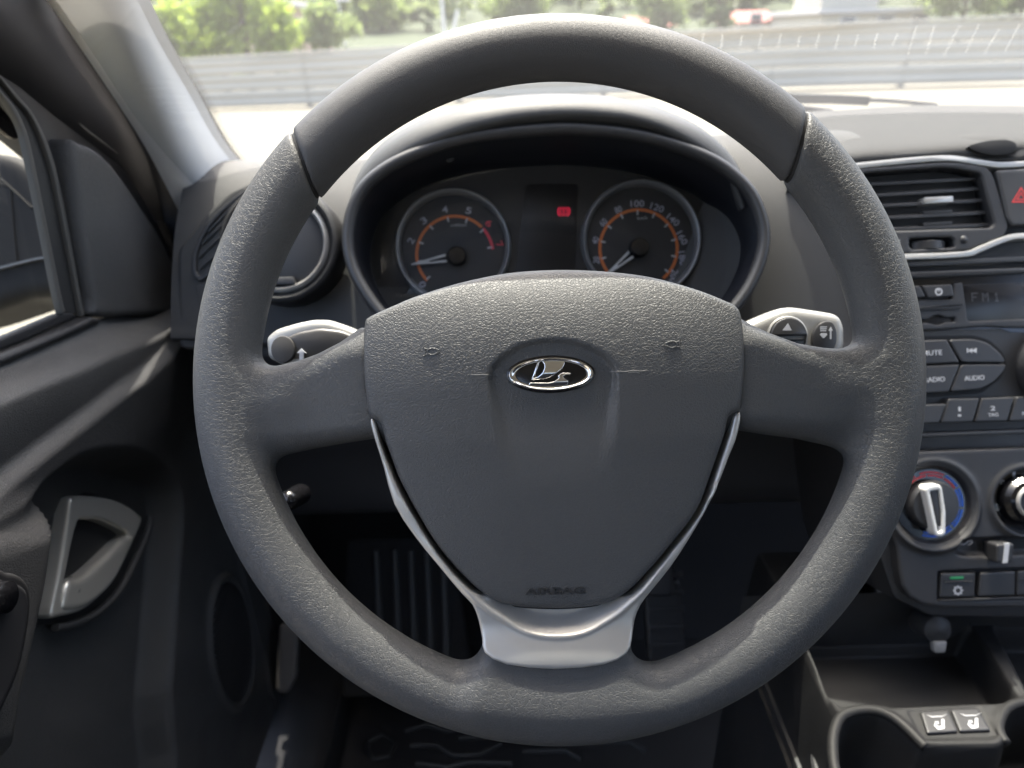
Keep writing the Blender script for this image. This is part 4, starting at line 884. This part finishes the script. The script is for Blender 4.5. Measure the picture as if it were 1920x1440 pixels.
pull = spline(D([(-140, 1000), (-40, 958), (10, 946), (70, 928), (118, 914), (140, 920), (142, 960), (128, 1050), (108, 1160), (78, 1300), (40, 1460), (-140, 1460)], .04), 4, True)
spk = D([(425, 1205)])[0]
def door_h(a, b):
    tb = top_b(a); dn = tb - b
    cb = np.interp(a, crest[::-1, 0], crest[::-1, 1]); kb = np.interp(a, crease[::-1, 0], crease[::-1, 1])
    t = (tb - b) / np.maximum(tb - cb, .01)
    h = .028 * sstep(0, 1, t) - .012 * sstep(0, .075, cb - b) - .010 * sstep(.06, .14, cb - b)
    fade = sstep(.23, .10, a)
    h = h + .012 * sstep(.004, -.010, b - kb) * fade * sstep(-.14, -.02, b - kb + .0)
    dr = poly_sd(a, b, recess); h = h - .030 * sstep(.006, -.014, dr)
    dp = poly_sd(a, b, pull); hp = sstep(.008, -.034, dp); h = h * (1 - hp) + .046 * hp
    e = np.hypot((a - spk[0]) / .052, (b - spk[1]) / .085); h = h + .006 * np.exp(-((e - 1.08) / .07) ** 2)
    h = h + .004 * np.exp(-((a - (.215 + .02 * 0)) / .006) ** 2) * sstep(-.12, -.2, b)
    h = h - .05 * sstep(af - .022, af, a) ** 2
    return h
NA, NB = 260, 330
aa = np.linspace(a0, af, NA); V = []
tt = np.linspace(0, 1, NB)
A_, T_ = np.meshgrid(aa, tt, indexing='ij'); TB = top_b(A_); B_ = TB + (-.62 - TB) * T_
H_ = door_h(A_, B_)
fq = [(i * NB + j, i * NB + j + 1, (i + 1) * NB + j + 1, (i + 1) * NB + j) for i in range(NA - 1) for j in range(NB - 1)]
mk('door_panel', (np.c_[A_.ravel(), B_.ravel(), H_.ravel()], fq), doorm, door, smooth=180)
mk('door_edge', box(af - .03, af - .002, -.62, sill[-1, 1] + .02, -.10, -.03, .004), sealm, door)
# window sill seal, frame, channel and ribbed strip
mk('sill_seal', plate(D([(-260, 752), (-100, 702), (0, 664), (60, 640), (125, 612), (160, 594), (186, 600), (120, 630), (60, 656), (0, 681), (-100, 720), (-260, 776)]), .006, -.012, .004, .0014), sealm, door, smooth=180)
mk('sill_lip', plate(D([(-260, 735), (-100, 682), (0, 642), (60, 616), (124, 588), (148, 584), (160, 594), (125, 610), (60, 640), (0, 662), (-100, 700), (-260, 750)]), -.006, -.013, .002, .0012), sealm, door, smooth=180)
frm = D([(-90, -110), (-20, -20), (60, 80), (110, 140), (160, 205), (215, 268), (262, 330), (310, 410), (345, 490), (345, 600), (300, 596), (184, 600), (158, 594), (152, 560), (130, 440), (108, 330), (92, 290), (60, 222), (30, 184), (0, 152), (-90, 60)])
mk('window_frame', prism(frm, -.016, -.010, .002), pm('frame_black', (.010, .011, .014), .42, var=.06), door)
def band(name, c0, c1, h0, h1, mat, n=5, bev=.0015):
    a, b = spline(D(c0, h1), n), spline(D(c1, h1), n); return mk(name, prism(np.concatenate([a, b[::-1]]), h0, h1, bev), mat, door)
tan = pm('seal_grey', (.07, .068, .062), .55, var=.08)
band('channel_seal', [(-60, 75), (0, 143), (32, 182), (60, 218), (86, 276), (106, 340), (128, 450), (146, 540), (156, 592)], [(-60, 105), (0, 172), (28, 206), (46, 240), (56, 275), (70, 340), (92, 450), (112, 550), (122, 586)], -.0105, -.006, pm('channel_rubber', (.016, .016, .0155), .6, var=.08))
band('channel_lip', [(-60, 70), (0, 138), (34, 178), (64, 214), (92, 272), (112, 340), (134, 450), (150, 540), (160, 592)], [(-60, 76), (0, 145), (31, 184), (60, 219), (86, 277), (105, 342), (127, 452), (144, 541), (154, 592)], -.007, -.002, tan, bev=.001)
band('glass_edge_seal', [(-60, 100), (0, 166), (30, 202), (48, 238), (59, 275), (73, 340), (95, 450), (115, 550), (124, 585)], [(-60, 108), (0, 174), (25, 208), (42, 243), (51, 277), (65, 343), (87, 452), (107, 552), (116, 588)], -.009, -.004, tan, bev=.001)
rib0 = [(-80, -92), (0, 2), (60, 72), (110, 134), (160, 196), (196, 240), (226, 282)]; rib1 = [(-80, -30), (0, 58), (50, 112), (96, 166), (140, 222), (170, 252), (222, 290)]
band('ribbed_strip', rib0, rib1, -.011, -.004, tan)
ra, rb_ = np.array(rib0, float), np.array(rib1, float)
for k in np.linspace(.14, .50, 6):
    c_ = ra * (1 - k) + rb_ * k; c_ = c_[:-1]
    q_ = spline(D([tuple(p) for p in c_], -.003), 5); mk('rib', sweep(np.c_[q_, np.full(len(q_), -.0042)], circ(.0007, 6)), tan, door)
q_ = spline(D([(0, 64), (40, 112), (80, 158), (118, 200)], -.007), 5); mk('frame_highlight', sweep(np.c_[q_, np.full(len(q_), -.0078)], circ(.0008, 6)), tan, door)  # grey bead paints the thin highlight along the black frame
sailp = spline(D([(133, 268), (150, 268), (176, 280), (205, 305), (245, 350), (285, 405), (318, 458), (336, 500), (340, 560), (320, 590), (250, 592), (188, 594), (180, 560), (165, 480), (148, 380)], .008), 4, True)
mk('sail_panel', plate(sailp, lambda a, b: .004 + .007 * np.exp(-((a - D([(190, 400)])[0][0]) / .05) ** 2) - .012 * sstep(.02, -.06, b - D([(0, 0), (250, 560)])[1][1]) * 0, -.02, .008, .0016), doorm, door, smooth=180)
q_ = [DF.w((*D([p], .020)[0], .0195)) for p in ((296, 470), (290, 485), (280, 494), (262, 502))]
# side glass
gp_ = D([(-260, 735), (-100, 680), (0, 640), (60, 614), (124, 586), (116, 550), (96, 450), (72, 330), (56, 270), (40, 220), (20, 195), (-60, 100), (-160, -20), (-400, -20), (-400, 790)], -.016)
mk('side_glass', (np.c_[gp_, np.full(len(gp_), -.016)], [tuple(range(len(gp_)))]), glass('side_glass_mat', (.80, .83, .81), .003, .5), door)
rd = D([(-160, 40), (-60, 130), (0, 183), (20, 200), (33, 215), (36, 240), (33, 260), (25, 262), (10, 252), (0, 243), (-60, 200), (-160, 130)], -.035)
mk('rain_deflector', prism(rounded(rd, .003), -.038, -.034, .001), pm('smoked_acrylic', (.03, .018, .014), .2), door)
# handle
mk('handle_pocket', prism(spline(D([(140, 925), (172, 918), (222, 924), (285, 955), (292, 978), (262, 1050), (228, 1112), (180, 1156), (128, 1172), (100, 1166), (112, 1090), (128, 1000)]), 4, True), -.06, -.018, .004), black, door)
hb = spline(D([(146, 940), (152, 932), (170, 929), (218, 934), (250, 946), (274, 964), (279, 973), (272, 995), (249, 1043), (218, 1098), (176, 1140), (132, 1155), (111, 1152), (124, 1082), (138, 998)]), 4, True)
hin = spline(D([(160, 980), (176, 974), (200, 974), (229, 985), (254, 1001), (246, 1026), (222, 1060), (200, 1090), (176, 1112), (146, 1122), (132, 1122), (142, 1060)]), 4, True)
steel = pm('handle_silver', (.62, .595, .53), .3, .55, var=.03)
mk('handle_bezel', plate(hb, lambda a, b: -.006 + .0 * a, -.03, .004, .0009, holes=[hin]), steel, door, smooth=180)
mk('handle_cavity', prism(hin, -.055, -.026, .001), darkm, door)  # near-black plate deepens the shade in the handle hole
hl = spline(D([(257, 1003), (262, 1010), (252, 1035), (222, 1094), (176, 1136), (134, 1146), (128, 1130), (140, 1090), (160, 1085), (183, 1070), (218, 1036), (240, 1014)]), 4, True)
mk('handle_lever', plate(hl, lambda a, b: -.004 + 0 * a, -.022, .006, .0009), steel, door, smooth=180)
q_ = spline([DF.w((*D([p], -.012)[0], -.013)) for p in ((284, 968), (278, 1000), (256, 1050), (225, 1108), (182, 1150), (135, 1172), (106, 1176))], 6)
mk('pocket_lip', sweep(q_, circ(.0035, 10), up=(1, 0, 0)), doorm, door, fr=WORLD)
# switch plate on the pull
sw = spline(D([(-70, 1078), (-10, 1074), (14, 1080), (30, 1098), (35, 1130), (30, 1180), (18, 1240), (0, 1290), (-30, 1350), (-70, 1400)], .052), 4, True)
mk('switch_plate', plate(sw, .060, .02, .003, .0012), sealm, door, smooth=180)
mk('switch_infill', plate(inset(ccw(sw), .006), .0625, .03, .002, .001), btn, door, smooth=180)
mk('mirror_knob', lathe([(.0095, .055), (.009, .068), (.006, .070), (.0001, .070)], *D([(-4, 1120)], .062)[0], 32), gloss, door, smooth=40)
gr = []
sc_ = DF.w((*spk, door_h(np.array([spk[0]]), np.array([spk[1]]))[0]))
mk('speaker_grille', plate(ellipse(spk[0], spk[1], .052, .085), -.0 + float(door_h(np.array([spk[0]]), np.array([spk[1]]))[0]) + .003, -.05, .003, .002), black, door, smooth=180)
for i in range(-10, 11):
    y_ = i * .0075; wx = .050 * math.sqrt(max(0, 1 - (y_ / .084) ** 2)); gr.append(box(spk[0] - wx, spk[0] + wx, spk[1] + y_ - .0012, spk[1] + y_ + .0012, 0, .0045 + float(door_h(np.array([spk[0]]), np.array([spk[1]]))[0]), .0005))
mk('grille_rib', join(*gr), black, door)['kind'] = 'stuff'
# outside mirror
MF = camframe(40, 450, .80)
mir = mk('wing_mirror', plate(spline(MF.poly([(-180, 300), (-60, 282), (0, 284), (40, 298), (68, 330), (92, 400), (108, 470), (120, 520), (116, 546), (80, 554), (40, 560), (0, 574), (-100, 606), (-200, 620)]), 4, True), .0, -.09, .018, .003), pm('mirror_black', (.005, .005, .0055), .65, spec=.2, var=.05), door, fr=MF, smooth=180)
mk('mirror_band', sweep(spline([MF.w((*MF.px(x, y, .002), .001)) for x, y in ((-120, 530), (0, 504), (40, 494), (70, 487), (94, 483))], 5), [(-.001, -.0055), (.001, -.0055), (.001, .0055), (-.001, .0055)], up=-FW), pm('mirror_trim', (.12, .12, .12), .4, .3), mir, fr=WORLD)
for pts in ([(18, 350), (26, 440), (32, 500)], [(0, 335), (24, 356), (60, 390)], [(-60, 330), (0, 345), (18, 350)]):
    mk('mirror_crease', sweep(spline([MF.w((*MF.px(x, y, .001), .0005)) for x, y in pts], 5), circ(.0015, 8)), MATS['mirror_black'], mir, fr=WORLD)
# ------------------------------------------------------------------ body rubber between door and pillar
bs = thing('door_seal', 'wide dark rubber seal between the driver door frame and pale pillar trim', 'door seal', at(P(200, 250, .7)))
la = [(-90, -100, .50), (-30, -22, .55), (10, 36, .58), (70, 122, .64), (130, 205, .70), (190, 290, .76), (255, 385, .80), (310, 470, .83), (325, 560, .84), (335, 800, .88), (360, 1100, .98)]
lb = [(40, -100, .47), (92, -14, .50), (120, 32, .525), (186, 130, .575), (240, 215, .63), (288, 290, .675), (336, 380, .73), (370, 452, .775), (372, 560, .80), (390, 800, .85), (430, 1100, .96)]
A1 = spline([P(x, y, d + .02) for x, y, d in la], 5); B1 = spline([P(x, y, d + .012) for x, y, d in lb], 5)
rows = []
for p, q in zip(A1, B1):
    tow = CAM - (p + q) / 2; tow /= np.linalg.norm(tow); rows.append([p * (1 - t) + q * t + tow * .010 * math.sin(math.pi * t) for t in np.linspace(0, 1, 9)])
mk('seal_strip', loft(rows), pm('seal_black', (.013, .014, .018), .55, var=.06), bs, fr=WORLD, smooth=180)
# ------------------------------------------------------------------ footwell
ft = thing('accelerator_pedal', 'black accelerator pedal right of the steering column in shade', 'pedal', camframe(1245, 1150, .98), 'pedals in the dark footwell'); f_ = FR[ft.name]
mk('pad', plate(rounded(f_.poly([(1205, 1085), (1275, 1085), (1285, 1240), (1215, 1245)]), .01), .004, -.012, .006, .002), btn, ft, smooth=180)
mk('arm', sweep([f_.w((0, .03, -.02)), f_.w((.005, .12, -.06))], circ(.008, 8), up=(1, 0, 0)), btn, ft, fr=WORLD)
for i in range(5): mk('rib', box(-.022, .026, -.045 + i * .024, -.037 + i * .024, .003, .0065, .001), btn, ft)
bp_ = thing('brake_pedal', 'black brake pedal high behind the right wheel opening', 'pedal', camframe(1200, 1060, .95), 'pedals in the dark footwell'); f_ = FR[bp_.name]
mk('pad', plate(rounded(f_.poly([(1130, 1015), (1262, 1012), (1262, 1118), (1135, 1120)]), .01), .006, -.01, .006, .002), btn, bp_, smooth=180)
mk('arm', sweep([f_.w((0, .0, -.015)), f_.w((0, .15, -.06))], circ(.009, 8), up=(1, 0, 0)), btn, bp_, fr=WORLD)
fr_ = thing('foot_rest', 'ribbed dark foot rest panel on the left of the footwell', 'foot rest', camframe(790, 1130, 1.05)); f_ = FR[fr_.name]
mk('rest_panel', plate(rounded(f_.poly([(650, 1010), (850, 1005), (890, 1300), (640, 1310)]), .01), .0, -.02, .006, .003), carpet, fr_, smooth=180)
for i, x in enumerate((700, 735, 765, 795, 825)): mk('rib', plate(rounded(f_.poly([(x, 1030), (x + 11, 1030), (x + 24, 1270), (x + 8, 1270)]), .003), .005, -.01, .003, .0018), pm('rest_rubber', (.035, .037, .038), .5), fr_, smooth=180)
mat_ = thing('floor_mat', 'black rubber floor mat with raised geometric ribs', 'floor mat', at((.06, .40, .225)))
mz = Frame((.06, .40, .236), (1, 0, 0), (0, 1, 0), (0, 0, 1))
mk('mat_sheet', plate(rounded(mz.poly([(620, 1250), (1330, 1250), (1420, 1500), (560, 1520)]), .03), .0, -.012, .006, .004), black, mat_, fr=mz, smooth=180)
mb = pm('mat_rib', (.03, .032, .033), .45)
for ln in ([(760, 1372), (800, 1360), (840, 1372), (880, 1360)], [(690, 1392), (715, 1380), (740, 1395), (730, 1420), (700, 1425), (688, 1408), (690, 1392)], [(770, 1400), (820, 1398), (850, 1418), (900, 1416), (940, 1395)], [(860, 1385), (910, 1383), (940, 1370)], [(780, 1432), (840, 1440), (880, 1430), (960, 1432)], [(980, 1410), (1060, 1408), (1090, 1425)], [(1100, 1395), (1180, 1392), (1210, 1410)]):
    mk('rib', sweep(np.c_[mz.poly(ln), np.full(len(ln), .001)], circ(.004, 8)), mb, mat_, fr=mz)
spl = thing('sill_plate', 'small worn metal plate on the door sill beside the footwell', 'sill plate', camframe(540, 1240, 1.0)); f_ = FR[spl.name]
mk('plate_face', plate(rounded(f_.poly([(524, 1170), (548, 1168), (560, 1180), (556, 1270), (540, 1300), (518, 1296)]), .006), .004, -.01, .004, .0018), pm('sill_metal', (.16, .15, .14), .45, .4, var=.1), spl, smooth=180)
mk('inner_sill', box(-.43, -.27, -.6, 1.0, .22, .30, .015), carpet, body, fr=WORLD)
# ------------------------------------------------------------------ outside
def G(x, y): r = ray(x, y); return CAM + r * (-CAM[2] / r[2])
def gx_(x, D_): r = ray(x, 56); return r[0] / r[1] * D_
def gz_(x, y, D_): r = ray(x, y); return 1.2 + r[2] / r[1] * D_
conc = pm('yard_concrete', (.34, .325, .285), .85)
def ground_mat():
    n = conc.node_tree.nodes; L = conc.node_tree.links; b = n['Principled BSDF']; tc = n.new('ShaderNodeTexCoord')
    a = n.new('ShaderNodeTexNoise'); a.inputs['Scale'].default_value = .35; a.inputs['Detail'].default_value = 8; L.new(tc.outputs['Object'], a.inputs['Vector'])
    r = n.new('ShaderNodeValToRGB'); r.color_ramp.elements[0].position = .3; r.color_ramp.elements[0].color = (.125, .115, .09, 1); r.color_ramp.elements[1].position = .7; r.color_ramp.elements[1].color = (.155, .143, .113, 1)
    L.new(a.outputs[0], r.inputs[0]); L.new(r.outputs[0], b.inputs['Base Color'])
ground_mat()
g = mk('ground', ([(-600, -600, 0), (600, -600, 0), (600, 900, 0), (-600, 900, 0)], [(0, 1, 2, 3)]), conc, None, WORLD); tag(g, kind='structure')
# corrugated barrier
bpts = [(-150, 221), (100, 214), (350, 207), (635, 198), (1000, 186), (1278, 175), (1527, 167), (1910, 157), (2300, 148)]
tpx = [143, 129, 115, 98, 77, 62, 48, 33, 15]
base = np.array([G(*p) for p in bpts]); topz = []
for (x, y), t, b in zip(bpts, tpx, base):
    r = ray(x, t); topz.append(1.2 + r[2] / r[1] * b[1])
bar = thing('crash_barrier', 'long pale corrugated metal barrier with posts across the yard', 'barrier', at(base[4]))
galv = pm('galvanised_steel', (.48, .445, .38), .7, .0, spec=.2, var=.02)
xs_ = base[:, 0]
brk = [xs_[0], *[np.interp(x, [p[0] for p in bpts], xs_) for x in (80, 580, 1130, 1690)], xs_[-1]]
prof_ = np.array([(0, 0), (.0, .04), (.03, .16), (.03, .30), (.0, .42), (.0, .58), (.03, .70), (.03, .84), (0, .96), (0, 1.0)])
def bz(x): return np.interp(x, xs_, base[:, 1])
def tz(x): return np.interp(x, xs_, topz)
for r_ in range(3):
    for i in range(5):
        xa, xb = brk[i] + .006, brk[i + 1] - .006; rows = []
        for x in np.linspace(xa, xb, 12):
            H = tz(x); z0, z1 = H * (.04 + r_ * .32), H * (.04 + r_ * .32 + .31)
            rows.append([(x, bz(x) - d_ - .03 * 0, z0 + (z1 - z0) * t) for d_, t in prof_] + [(x, bz(x) + .02, z0 + (z1 - z0) * t) for t in (1, 0)])
        mk('rail', loft([np.array(q) for q in rows]), galv, bar, fr=WORLD, smooth=60)
for x in brk[1:-1] + [(brk[i] + brk[i + 1]) / 2 for i in range(5)]:
    mk('post', box(x - .06, x + .06, bz(x) + .03, bz(x) + .15, -.1, tz(x) * .98, .01), galv, bar, fr=WORLD)
for i in range(5):
    x0, x1 = brk[i] + .005, brk[i + 1] - .005
    mk('top_cap', ([(x0, bz(x0) - .05, tz(x0) + .0), (x1, bz(x1) - .05, tz(x1)), (x1, bz(x1) + .1, tz(x1)), (x0, bz(x0) + .1, tz(x0)), (x0, bz(x0) - .05, tz(x0) + .05), (x1, bz(x1) - .05, tz(x1) + .05), (x1, bz(x1) + .1, tz(x1) + .05), (x0, bz(x0) + .1, tz(x0) + .05)], [(3, 2, 1, 0), (4, 5, 6, 7), (0, 1, 5, 4), (1, 2, 6, 5), (2, 3, 7, 6), (3, 0, 4, 7)]), galv, bar, fr=WORLD, smooth=None)
# weeds at the foot of the barrier
def leafmat(name, col, tcol):
    m = bpy.data.materials.new(name); m.use_nodes = True; n = m.node_tree.nodes; L = m.node_tree.links; b = n['Principled BSDF']
    oi = n.new('ShaderNodeNewGeometry'); mx = n.new('ShaderNodeMix'); mx.data_type = 'RGBA'; L.new(oi.outputs['Random Per Island'], mx.inputs[0])
    mx.inputs[6].default_value = (*[c * .65 for c in col], 1); mx.inputs[7].default_value = (*[c * 1.35 for c in col], 1); L.new(mx.outputs[2], b.inputs['Base Color']); b.inputs['Roughness'].default_value = .6
    t = n.new('ShaderNodeBsdfTranslucent'); t.inputs[0].default_value = (*tcol, 1); ms = n.new('ShaderNodeMixShader'); ms.inputs[0].default_value = .5
    L.new(b.outputs[0], ms.inputs[1]); L.new(t.outputs[0], ms.inputs[2]); L.new(ms.outputs[0], n['Material Output'].inputs[0]); MATS[name] = m; return m
lime = leafmat('lime_leaf', (.17, .23, .04), (.46, .58, .10)); dkg = leafmat('dark_leaf', (.07, .10, .045), (.15, .20, .08)); mid_g = leafmat('mid_leaf', (.12, .16, .06), (.28, .36, .12))
bark = pm('bark', (.10, .08, .06), .9)
def leaves(rng, cen, rad, n, s, clumps):
    C = []; V = np.zeros((n * 4, 3))
    for _ in range(clumps):
        u = rng.normal(size=3); u /= np.linalg.norm(u); C.append((np.array(cen) + u * np.array(rad) * rng.uniform(.35, .9), rng.uniform(.25, .5)))
    k = rng.integers(0, clumps, n); cc = np.array([c for c, _ in C])[k]; cr = np.array([r for _, r in C])[k]
    u = rng.normal(size=(n, 3)); u /= np.linalg.norm(u, axis=1)[:, None]; p = cc + u * (cr * rng.uniform(.3, 1, n))[:, None] * np.array(rad)
    a = rng.normal(size=(n, 3)); a /= np.linalg.norm(a, axis=1)[:, None]; b = np.cross(a, rng.normal(size=(n, 3))); b /= np.linalg.norm(b, axis=1)[:, None]
    z = (s * rng.uniform(.6, 1.4, n))[:, None]
    V[0::4] = p - a * z; V[1::4] = p + b * z * .5; V[2::4] = p + a * z; V[3::4] = p - b * z * .5
    return V, np.arange(n * 4).reshape(-1, 4)
def tree(name, label, x, y, h, w_, mat, seed, n=2600, s=.10, cone=False, group=None, clumps=34):
    t = thing(name, label, 'tree', at((x, y, 0)), 'trees beyond the barrier' if name == 'leafy_tree' else group); rng = np.random.default_rng(seed); geos = []
    mk('trunk', sweep([(x, y, -.1), (x + .03, y, h * .35), (x - .05, y + .02, h * .8)], circ(.06 + h * .012, 8), up=(0, 1, 0), scale=[1, .8, .3]), bark, t, fr=WORLD)
    for i in range(4):
        a = rng.uniform(0, 6.28); z0 = h * rng.uniform(.25, .45); mk('limb', sweep([(x, y, z0), (x + math.cos(a) * w_ * .3, y + math.sin(a) * w_ * .3, z0 + h * .25)], circ(.03 + h * .004, 6), up=(0, .3, 1), scale=[1, .4]), bark, t, fr=WORLD)
    if cone:
        vs = []
        for k in range(6): vs.append(leaves(rng, (x, y, h * (.12 + k * .15)), (w_ * (.55 - k * .08), w_ * (.55 - k * .08), h * .13), n // 6, s, 8))
        g_ = np.concatenate([v for v, _ in vs]); f = np.arange(len(g_)).reshape(-1, 4)
    else: g_, f = leaves(rng, (x, y, h * .58), (w_ / 2, w_ / 2, h * .42), n, s, clumps)
    mk('crown', (g_, f), mat, t, fr=WORLD, smooth=None); return t
D1 = 17.5
tree('leafy_tree', 'bright lime green young tree nearest the pillar behind the barrier', gx_(352, D1), D1, 2.0, 1.7, lime, 1, 2400, .09)
tree('leafy_tree', 'tall bright green tree in the middle before the pink building', gx_(455, D1 + .8), D1 + .8, 3.6, 1.5, lime, 2, 3400, .09)
tree('leafy_tree', 'lime green bush tree at the right corner of the pink building', gx_(508, D1 + .5), D1 + .5, 2.1, 1.2, lime, 3, 2000, .09)
tree('leafy_tree', 'low pale green bush tree left of the white lamp pole', gx_(405, D1 + .4), D1 + .4, 1.9, 1.5, lime, 5, 1700, .09)
tree('leafy_tree', 'mid green round bush right of the lime trees over the barrier', gx_(610, 30), 30, 2.3, 2.6, mid_g, 6, 1800, .14)
tree('conical_tree', 'dark green conical tree over the barrier right of the wheel top', gx_(1346, 34), 34, 3.9, 1.9, dkg, 7, 3000, .12, cone=True)
tree('leafy_tree', 'dark leafy tree right of the beige roofed building', gx_(1800, 40), 40, 4.2, 4.0, mid_g, 8, 2600, .17)
tree('leafy_tree', 'large green tree at the far right edge over the barrier', gx_(1905, 46), 46, 5.0, 4.6, dkg, 9, 2600, .2)
tree('leafy_tree', 'round green tree on the slope left of the conical tree', gx_(1240, 60), 60, 4.6, 4.6, mid_g, 10, 2400, .22)
tree('leafy_tree', 'wide green tree on the slope above the steering wheel rim', gx_(980, 70), 70, 5.5, 6.5, mid_g, 11, 2600, .26)
tree('leafy_tree', 'pale distant tree under the skyline left of the wheel', gx_(720, 75), 75, 5.2, 6.0, mid_g, 12, 2200, .26)
# buildings
def house(name, label, x0, x1, y, depth, hz0, wallm, roofm, roof='gable', wins=(), rh=.9):
    t = thing(name, label, 'building', at(((x0 + x1) / 2, y, 0)), {'hillside_house': 'houses on the hillside', 'small_house': 'houses close behind the barrier'}.get(name))
    wl_ = mk('wall', box(x0, x1, y, y + depth, -.5, hz0, .02), wallm, t, fr=WORLD)
    if roof == 'gable':
        e = .25; ym = y + depth / 2
        mk('roof', ([(x0 - e, y - e, hz0 + .01), (x1 + e, y - e, hz0 + .01), (x1 + e, y + depth + e, hz0 + .01), (x0 - e, y + depth + e, hz0 + .01), (x0 - e, ym, hz0 + rh), (x1 + e, ym, hz0 + rh)], [(3, 2, 1, 0), (0, 1, 5, 4), (2, 3, 4, 5), (0, 4, 3), (1, 2, 5)]), roofm, t, fr=WORLD, smooth=None)
    else: mk('roof', box(x0 - .3, x1 + .3, y - .3, y + depth + .3, hz0 + .01, hz0 + .22, .03), roofm, t, fr=WORLD)
    for wx, wz, ww, wh in wins:
        f_ = mk('window', box(wx - ww / 2, wx + ww / 2, y - .05, y + .02, wz - wh / 2, wz + wh / 2, .01), pm('window_frame_white', (.6, .6, .58), .5), t, fr=WORLD)
        mk('pane', box(wx - ww / 2 + .07, wx + ww / 2 - .07, y - .055, y - .0, wz - wh / 2 + .07, wz + wh / 2 - .07, .005), pm('window_pane', (.08, .09, .1), .1), f_, fr=WORLD)
    return t
pinkw = pm('pink_plaster', (.48, .36, .29), .9, var=.05); beige = pm('beige_plaster', (.46, .43, .36), .9, var=.05); whitew = pm('white_plaster', (.62, .60, .56), .9, var=.05)
redr = pm('red_tiles', (.34, .10, .08), .8, var=.1); greyr = pm('grey_roof', (.42, .41, .40), .7, var=.05)
xa, xb = gx_(240, 32), gx_(530, 32)
house('pink_building', 'plain pinkish building behind the lime trees at left', xa, xb, 32, 9, gz_(430, 14, 32), pinkw, greyr, 'flat', [(xa + (xb - xa) * k, 1.4, .9, 1.0) for k in (.2, .45, .7, .9)])
D2 = 42; x0, x1 = gx_(1432, D2), gx_(1735, D2)
house('beige_building', 'low beige building with flat white eave over the barrier', x0 + 3.0, x1, D2, 8, gz_(1640, 24, D2), beige, greyr, 'flat', [(x0 + 4.4, 1.1, .9, .7), (x0 + 6.4, 1.1, .9, .7), (x0 + 8.2, 1.1, .9, .7)])
house('beige_tower', 'tall beige tower block rising from the low building', gx_(1532, D2 + 1), gx_(1637, D2 + 1), D2 + 1, 4, 5.5, beige, greyr, 'flat', [])
house('small_house', 'small beige house with red roof left of the beige building', gx_(1384, 50), gx_(1450, 50), 50, 5, gz_(1410, 42, 50), beige, redr, 'gable', [(gx_(1415, 50), 1.4, .8, .8)], .7)
house('small_house', 'red roofed house just over the right shoulder of the wheel', gx_(1185, 66), gx_(1262, 66), 66, 6, gz_(1220, 50, 66), whitew, redr, 'gable', [(gx_(1225, 66), 1.4, .9, .9)], .8)
def hillz(x, y): return np.clip((y - 60) / 70, 0, 1.3) ** 1.1 * (6.4 + .07 * np.clip(x + 40, 0, 80)) + .5 * np.sin(x * .13) * np.clip((y - 60) / 60, 0, 1)
for px_, dd, lab, wm, rm, wd, hh_ in ((545, 105, 'pale house at the left end of the hillside', whitew, greyr, 5, 2.6), (690, 110, 'house with red roof on the hillside left of the poles', whitew, redr, 4.5, 2.4), (590, 92, 'low white house just over the green bush', whitew, redr, 5, 2.2), (770, 98, 'beige hillside house behind the slanting white pole', beige, greyr, 5, 2.5), (900, 112, 'white hillside house left of the wheel top centre', whitew, redr, 6, 2.8), (1080, 100, 'beige hillside house over the wheel top centre', beige, redr, 6, 2.6), (1170, 118, 'grey roofed house on the hill top at the right', whitew, greyr, 6, 2.8), (1475, 95, 'white house behind the beige building', whitew, redr, 6, 2.6)):
    xx = gx_(px_, dd); t = house('hillside_house', lab, xx - wd / 2, xx + wd / 2, dd, 4, hillz(xx, dd) + hh_, wm, rm, 'gable', [(xx - wd * .25, hillz(xx, dd) + hh_ * .55, .9, 1.0), (xx + wd * .25, hillz(xx, dd) + hh_ * .55, .9, 1.0)], 1.3)
hx, hy = np.linspace(-140, 180, 90), np.linspace(58, 260, 50); rows = [[(x, y, float(hillz(x, y)) - .05) for x in hx] for y in hy]
hill = mk('hillside', loft(rows), pm('hill_ground', (.04, .055, .025), .95, var=.2), None, WORLD, smooth=180); tag(hill, kind='structure')
rng = np.random.default_rng(33); vs = []
for i in range(700):
    y = rng.uniform(72, 150); x = rng.uniform(-.45, .75) * y; hh_ = rng.uniform(1.6, 4.4)
    vs.append(leaves(rng, (x, y, float(hillz(x, y)) + hh_ * .5), (hh_ * .55, hh_ * .55, hh_ * .55), 80, .5, 5)[0])
vv = np.concatenate(vs); fw = mk('hill_scrub', (vv, np.arange(len(vv)).reshape(-1, 4)), leafmat('scrub_leaf', (.12, .15, .075), (.24, .29, .13)), None, WORLD, smooth=None); tag(fw, kind='stuff')
polem = pm('pole_white', (.62, .62, .60), .5)
def pole(label, pa, pb, dd, r_, head=None):
    a = (gx_(pa[0], dd), dd, -.2 if pa[1] > 70 else gz_(*pa, dd)); b = (gx_(pb[0], dd), dd, gz_(*pb, dd))
    t = thing('lamp_pole', label, 'pole', at((a[0], dd, 0)), 'poles beyond the barrier'); mk('mast', sweep([a, b], circ(r_, 8), up=(0, 1, 0), scale=[1, .7]), polem, t, fr=WORLD)
    if head: mk('lamp_head', box(b[0] - .05, b[0] + head, dd - .1, dd + .1, b[2], b[2] + .1, .02), polem, t, fr=WORLD)
pole('thin pale pole right of the lime trees', (646, 80), (640, 2), 40, .07, .6)
pole('upright white pole beside the slanting one', (834, 80), (831, -14), 45, .12, .7)
pole('slanting white pole left of the wheel top', (838, 72), (860, 18), 44, .12)
